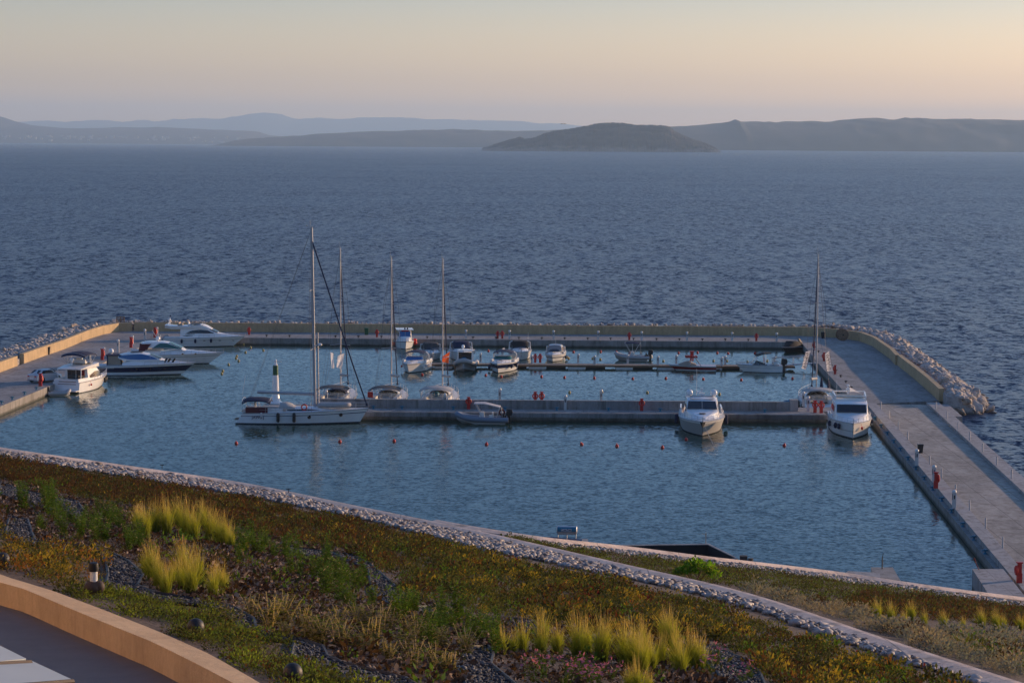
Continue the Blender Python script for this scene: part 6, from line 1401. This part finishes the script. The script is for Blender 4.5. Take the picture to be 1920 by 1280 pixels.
for poly_,n_,lab in [([(70,965),(160,955),(245,985),(250,1012),(200,1020),(110,1012),(66,1000)],26,'leafy green herb left of the upper clump of golden grasses'),([(200,1005),(262,1015),(300,1030),(262,1045),(230,1030)],8,'leafy green herb left of the upper clump of golden grasses'),([(430,1010),(520,1020),(620,1045),(640,1100),(560,1085),(470,1075),(420,1050)],22,'leafy green herb in the middle of the garden between grasses and slate gravel'),([(600,1060),(690,1095),(700,1150),(660,1165),(600,1130)],14,'leafy green herb left of the slate gravel patch'),([(690,1130),(780,1150),(900,1165),(900,1185),(760,1180),(690,1165)],13,'leafy green herb below the slate gravel patch'),([(790,1175),(870,1185),(990,1200),(930,1230),(850,1225),(790,1215)],12,'leafy green herb left of the bottom clump of golden grasses')]:
    c=0
    while c<n_:
        a=rr.uniform(min(p[0] for p in poly_),max(p[0] for p in poly_)); b=rr.uniform(min(p[1] for p in poly_),max(p[1] for p in poly_))
        if inside(np.array([a]),np.array([b]),poly_)[0]: plant('leafy_herb',hmesh,a,b,rr.uniform(.5,.85),lab,'herb','green herbs'); c+=1
for c in range(34):
    a=rr.uniform(400,900); b=1120+(a-400)*.17+rr.uniform(0,75)
    if b<1290: plant('pale_shrublet',pmesh,a,b,rr.uniform(.7,1.25),'small pale felted shrublet in the mulch at the bottom of the garden','shrub','pale shrublets')
for a,b in [(1012,1262),(1020,1272),(1066,1268),(1078,1262),(1088,1275),(1101,1282),(1120,1278),(1148,1275),(1000,1282),(1322,1256),(1332,1268),(1342,1248),(1398,1282),(1408,1276),(1050,1290),(1130,1292)]: plant('pink_flower_plant',fmesh,a,b,.8,'low plant with pink flower heads at the bottom edge of the garden','flowers','pink flowering plants')
# lime shrub on the lower terrace
p=WP(1303,1098,-.5)
t=thing('lime_shrub','bright lime green shrub behind the long kerb on the lower terrace','shrub',p); t.scale=(.62,.62,.72)
P=np.array([[x*.95,y*.6,z] for x,y,z in [(math.cos(a)*r_,math.sin(a)*r_,0) for a,r_ in zip(RNG.uniform(0,6.28,46),np.sqrt(RNG.uniform(0,1,46)))]])
cl=[]
for q in P: cl.append([q[0],q[1],.25+.55*max(0,1-(q[0]/.95)**2)*(1-.25*(q[0]<-.1))*RNG.uniform(.6,1.1)])
o=leaves('crown',np.array(cl),34,.2,.24,.11,[G['lime'],G['green'],G['ygreen']],[1,.5,.2],None,31,up=.3,aspect=1.3,cat=None); o.parent=t; del o['kind']
mb=MB()
for a in range(7): mb.tube([(0,0,0),(.3*math.cos(a),.2*math.sin(a),.3),(.6*math.cos(a),.35*math.sin(a),.6)],.02,5)
mb.build('stems',M['teak'],t)
# garden lights
def ball(px,py,label):
    p=WP(px,py,.035); t=thing('garden_spotlight',label,'light',p)
    mb=MB(); mb.ell((0,0,.08),.085,.085,.085,16,10); mb.build('housing',M['blackp'],t); mb=MB(); mb.lathe([(.06,-.08),(.06,.06),(.03,.07)],12); mb.build('base',M['blackp'],t)
ball(367,1190,'black ball shaped garden light in the mossy mats'); ball(549,1278,'black ball shaped garden light at the bottom edge near the path'); ball(5,1061,'black ball shaped garden light at the left edge')
p=WP(176,1113,.05); t=thing('garden_spotlight','garden light with a pale neck and black cap beside the terrace wall','light',p)
mb=MB(); mb.ell((-.01,0,.07),.1,.1,.08,14,8); mb.ell((.05,.0,.08),.07,.07,.07,12,8); mb.build('base',M['darkint'],t)
mb=MB(); mb.lathe([(.042,.1),(.042,.25)],14); mb.build('neck',M['offwhite'],t); mb=MB(); mb.lathe([(.05,.25),(.055,.27),(.05,.34),(.02,.35)],14); mb.build('cap',M['blackp'],t)
for a,b,l in [(304,879,'left one of the two tiny posts on the long kerb'),(541,925,'right one of the two tiny posts on the long kerb')]:
    p=WP(a,b,.1); mb=MB(); mb.tube([(0,0,0),(0,0,.14)],.012,5); mb.tube([(-.07,0,.14),(.07,0,.14)],.014,5); o=mb.build('marker_post',M['blackp']); o.location=p; tag(o,l,'post')
# terrace wall, floor and pergola panels at lower left
IN=[(-300,945),(-160,1020),(0,1091),(47,1104),(122,1136),(180,1160),(287,1203),(366,1242),(431,1276),(560,1345)]
wi=[WP(a,b,.12) for a,b in IN]
def resamp(L_,n):
    d=[0]; 
    for a,b in zip(L_,L_[1:]): d.append(d[-1]+(b-a).length)
    return [Vector([float(np.interp(d[-1]*i/(n-1),d,[p[k] for p in L_])) for k in range(3)]) for i in range(n)]
A=resamp(wt,40);B=resamp(wi,40)
twm=concrete('warm sand render',(.53,.375,.22),0,k=.07,stain=False)
t=thing('terrace_wall','low curved sand coloured terrace wall at the lower left','wall',(0,0,0))
mb=MB(); mb.loft([[(b.x,b.y,b.z-1.2),(b.x,b.y,b.z),(a.x,a.y,a.z),(a.x,a.y,a.z-1.2)] for a,b in zip(A,B)]); mb.build('wall_body',twm,t,smooth=False)
# floor level: where the face foot is seen
FT=[(0,1133),(54,1154),(180,1203),(280,1246),(345,1280)]
hts=[]
for a,b in FT:
    bx=min(range(40),key=lambda i:abs(proj(np.array([B[i]]))[0][0]-a)); q=B[bx]; hts.append((q.z-AT(a,b,q.y).z))
hw=sum(hts)/len(hts)
pl=[(b.x,b.y,b.z-hw) for b in B]
mb=MB(); pts=pl+[(2,10,pl[-1][2]-0),(-30,8,pl[0][2]),(-40,30,pl[0][2])]; 
# floor follows the fall of the wall foot
mb.add([(x,y,z) for x,y,z in pts],[tuple(range(len(pts)))])
tag(mb.build('terrace_floor',mat('dark terrace paving',(.13,.115,.11),.75,nz=(3,.12)),smooth=False),kind='structure')
fz_=lambda x,y: gz(x,y)+.12-hw
def PZ(px,py,off): p=WP(px,py,off); return p
of=.6
for k,(pg,bm_,lb) in enumerate([([(-150,1140),(0,1216),(48,1240),(-10,1246),(-150,1262)],[(-150,1252),(57,1241)],'pale table top with a brown edge at the left border, farther one of two'),([(-150,1264),(0,1251),(58,1244),(133,1279),(70,1284),(-150,1302)],[(-150,1300),(136,1277)],'pale table top with a brown edge in the lower left corner, nearer one of two')]):
    t=thing('terrace_table',lb,'table',(0,0,0))
    q=[PZ(a,b,of) for a,b in pg]; mb=MB(); mb.panel(q,.02); mb.build('table_top',mat('pale table surface',(.42,.47,.48),.6,nz=(2,.05)),t,smooth=False)
    q=[PZ(a,b,of+.02) for a,b in bm_]; mb=MB(); mb.tube(q,.016,6); mb.build('edge_rail',M['darkint'],t)
    q=PZ(bm_[1][0]-60,bm_[1][1]+2,of); mb=MB(); mb.tube([(q.x,q.y,q.z-.74),(q.x,q.y,q.z-.02)],.025,6); mb.build('leg',M['darkint'],t)
# buildings just below the garden
z_=8.9
B1=[(1161,1021),(1329,1018.5),(1384,1047),(1333,1050),(1250,1046)]
q=[AT(a,b,118) for a,b in [(1161,1020.5),(1329,1018.5)]]; zz=q[1].z
y2=None
c1=W(1161,1021,zz);c2=W(1329,1018.5,zz);c3=W(1384,1046,zz);c4=W(1290,1062,zz)
t=thing('flat_roof_pavilion','small building with a sunken black roof and pale rim just beyond the lower terrace','building',(0,0,0))
cc=[(c1.x,c1.y),(c2.x,c2.y),(c3.x,c3.y),(c4.x-2,c4.y-2)]
mb=MB(); mb.prism(cc[::-1],1.3,zz-.7); mb.build('walls',M['pier_wall'],t,smooth=False)
ctr=np.mean(np.array(cc),0)
mb=MB(); inn=[(ctr[0]+(x-ctr[0])*.965,ctr[1]+(y-ctr[1])*.93) for x,y in cc]; n=4
for i in range(n):
    j=(i+1)%n; mb.add([(cc[i][0],cc[i][1],zz-.72),(cc[j][0],cc[j][1],zz-.72),(cc[j][0],cc[j][1],zz),(cc[i][0],cc[i][1],zz),(inn[i][0],inn[i][1],zz-.72),(inn[j][0],inn[j][1],zz-.72),(inn[j][0],inn[j][1],zz),(inn[i][0],inn[i][1],zz)],[(0,1,2,3),(3,2,6,7),(5,4,7,6)])
mb.build('roof_rim',M['kerb'],t,smooth=False)
mb=MB(); mb.add([(x,y,zz-.69) for x,y in inn],[(0,1,2,3)]); 
for i in (0,1): 
    j=i+1; a=inn[i];b=inn[j]; mb.add([(a[0],a[1],zz-.7),(b[0],b[1],zz-.7),(b[0],b[1],zz-.03),(a[0],a[1],zz-.03)],[(0,1,2,3)])
for v_ in range(len(mb.v)):
    x,y,z=mb.v[v_]; mb.v[v_]=(ctr[0]+(x-ctr[0])*.995,ctr[1]+(y-ctr[1])*.995,z)
mb.build('black_roofing',mat('black roof membrane',(.008,.008,.012),.8),t,smooth=False)
mb=MB(); mb.tube([(c2.x-.15,c2.y,zz),(c2.x-.15,c2.y,zz+.55)],.03,5); mb.tube([(c2.x-.35,c2.y,zz+.5),(c2.x-.1,c2.y,zz+.46)],.02,5); mb.build('lamp_post',M['cream'],t)
mb=MB(); mb.box(c3.x+.1,c3.x+.45,c3.y,c3.y+.3,zz-.3,zz+.1); mb.lathe([(.12,0),(.12,.2)],10,c3.x+.6,c3.y,zz-.2); mb.build('flood_lamps',M['greycan'],t,smooth=False)
# solar water heater
p=AT(1063,1004,122.)
t=thing('solar_water_heater','solar water heater with a silver and blue tank above two dark panels behind the kerb','water heater',p,rad(-4))
s_=122/4500.
mb=MB(); mb.lathe([(.02,-19*s_),(7*s_*.9,-19*s_),(7.2*s_,-18.4*s_),(7.2*s_,18.4*s_),(7*s_*.9,19*s_),(.02,19*s_)],20,0,0,11.5*s_,axis='x'); tk=mb.build('tank',M['steel'],t)
mb=MB(); r_=7.3*s_; rg=[]
for k in range(7):
    a=rad(150+k*12)-PI*.0; rg.append([(-18*s_,-r_*math.cos(a-rad(150)+rad(-20)) ,11.5*s_+r_*math.sin(a-rad(150)+rad(-20))),(17*s_,-r_*math.cos(a-rad(150)+rad(-20)),11.5*s_+r_*math.sin(a-rad(150)+rad(-20)))])
mb.loft(rg,closed=False); mb.build('blue_label',M['bluepaint'],tk)
r2=7.45*s_; rg=[]
for k in range(5):
    a=rad(-12+k*9); rg.append([(-11*s_,-r2*math.cos(a),11.5*s_+r2*math.sin(a)),(9*s_,-r2*math.cos(a),11.5*s_+r2*math.sin(a))])
mb=MB(); mb.loft(rg,closed=False); lb=mb.build('white_label',M['whitecl'],tk)
mb=MB()
for k,(a,b) in enumerate([(-10.5,-8.5),(-6,-1),(-.2,3),(3.6,8)]): mb.box(a*s_,b*s_,-r2-.004,-r2+.004,11.5*s_+(.2 if k%2 else 1.2)*s_,11.5*s_+(1.4 if k%2 else 2.4)*s_)
mb.build('label_print',M['ink'],tk,smooth=False)
mb=MB()
for x in (-17,0,17): mb.tube([(x*s_,-.05,-6*s_),(x*s_,0,5*s_)],.03,5)
mb.tube([(-17*s_,0,3*s_),(17*s_,0,3*s_)],.025,5); mb.build('frame',M['alu'],t)
for a,b,z0,z1 in [(-31,-1,-1.2,-5.),(1,29,-3.,-7.)]:
    mb=MB(); mb.panel([(a*s_,-.1,z0*s_),(b*s_,-.1,(z0-2.2)*s_),(b*s_,-.75,(z0-7)*s_),(a*s_,-.75,(z0-5)*s_)],.05); mb.build('solar_panel',M['navy'],t,smooth=False)
mb=MB(); mb.box(-1.1,1.1,-.9,.9,1.3-p.z,-11*s_); o=mb.build('service_hut',M['pier_wall'],smooth=False); o.location=(p.x,p.y,p.z); tag(o,'low flat concrete roof carrying the solar water heater','building')

# unseen hotel front, added left of frame to bounce warm sunlight onto the terrace
fx0,fy0,fx1,fy1=-16.,33.,-8.2,13.5
ht=thing('added_hotel_front','unseen warm rendered hotel front with tall windows, added to bounce light onto the terrace','building',(fx0,fy0,0),math.atan2(fy1-fy0,fx1-fx0))
Lh=math.hypot(fx1-fx0,fy1-fy0)
hw_=mat('warm hotel render',(.80,.62,.42),.85,nz=(1.5,.08))
mb=MB(); mb.box(0,Lh,-9,0,14,30.5); mb.build('wall',hw_,ht,smooth=False)
mb=MB(); mb.box(-.3,Lh+.3,-9.3,.3,30.5,30.9); mb.build('roof',M['kerb'],ht,smooth=False)
for k in range(5):
    mb=MB(); mb.box(1.6+k*4.2,3.4+k*4.2,.01,.05,22.6,24.9); f_w=mb.build('window_frame',M['offwhite'],ht,smooth=False); mb=MB(); mb.box(1.7+k*4.2,3.3+k*4.2,.05,.06,22.7,24.8); mb.build('pane',M['glass'],f_w,smooth=False)
# ---------------------------------------------------------------- haze (air)
mb=MB(); mb.box(-24000,24000,-1500,41000,-15,600); hz=mb.build('haze',(lambda: None)() or bpy.data.materials.new('air'),smooth=False)
hm_=hz.data.materials[0]; hm_.use_nodes=True; n=hm_.node_tree; n.nodes.remove(n.nodes['Principled BSDF'])
pv=n.nodes.new('ShaderNodeVolumePrincipled'); pv.inputs['Color'].default_value=(.55,.78,1.,1); pv.inputs['Density'].default_value=.000057; pv.inputs['Anisotropy'].default_value=.2
n.links.new(pv.outputs[0],n.nodes['Material Output'].inputs['Volume']); tag(hz,kind='stuff',label='pale evening haze in the air over the sea',cat='haze')
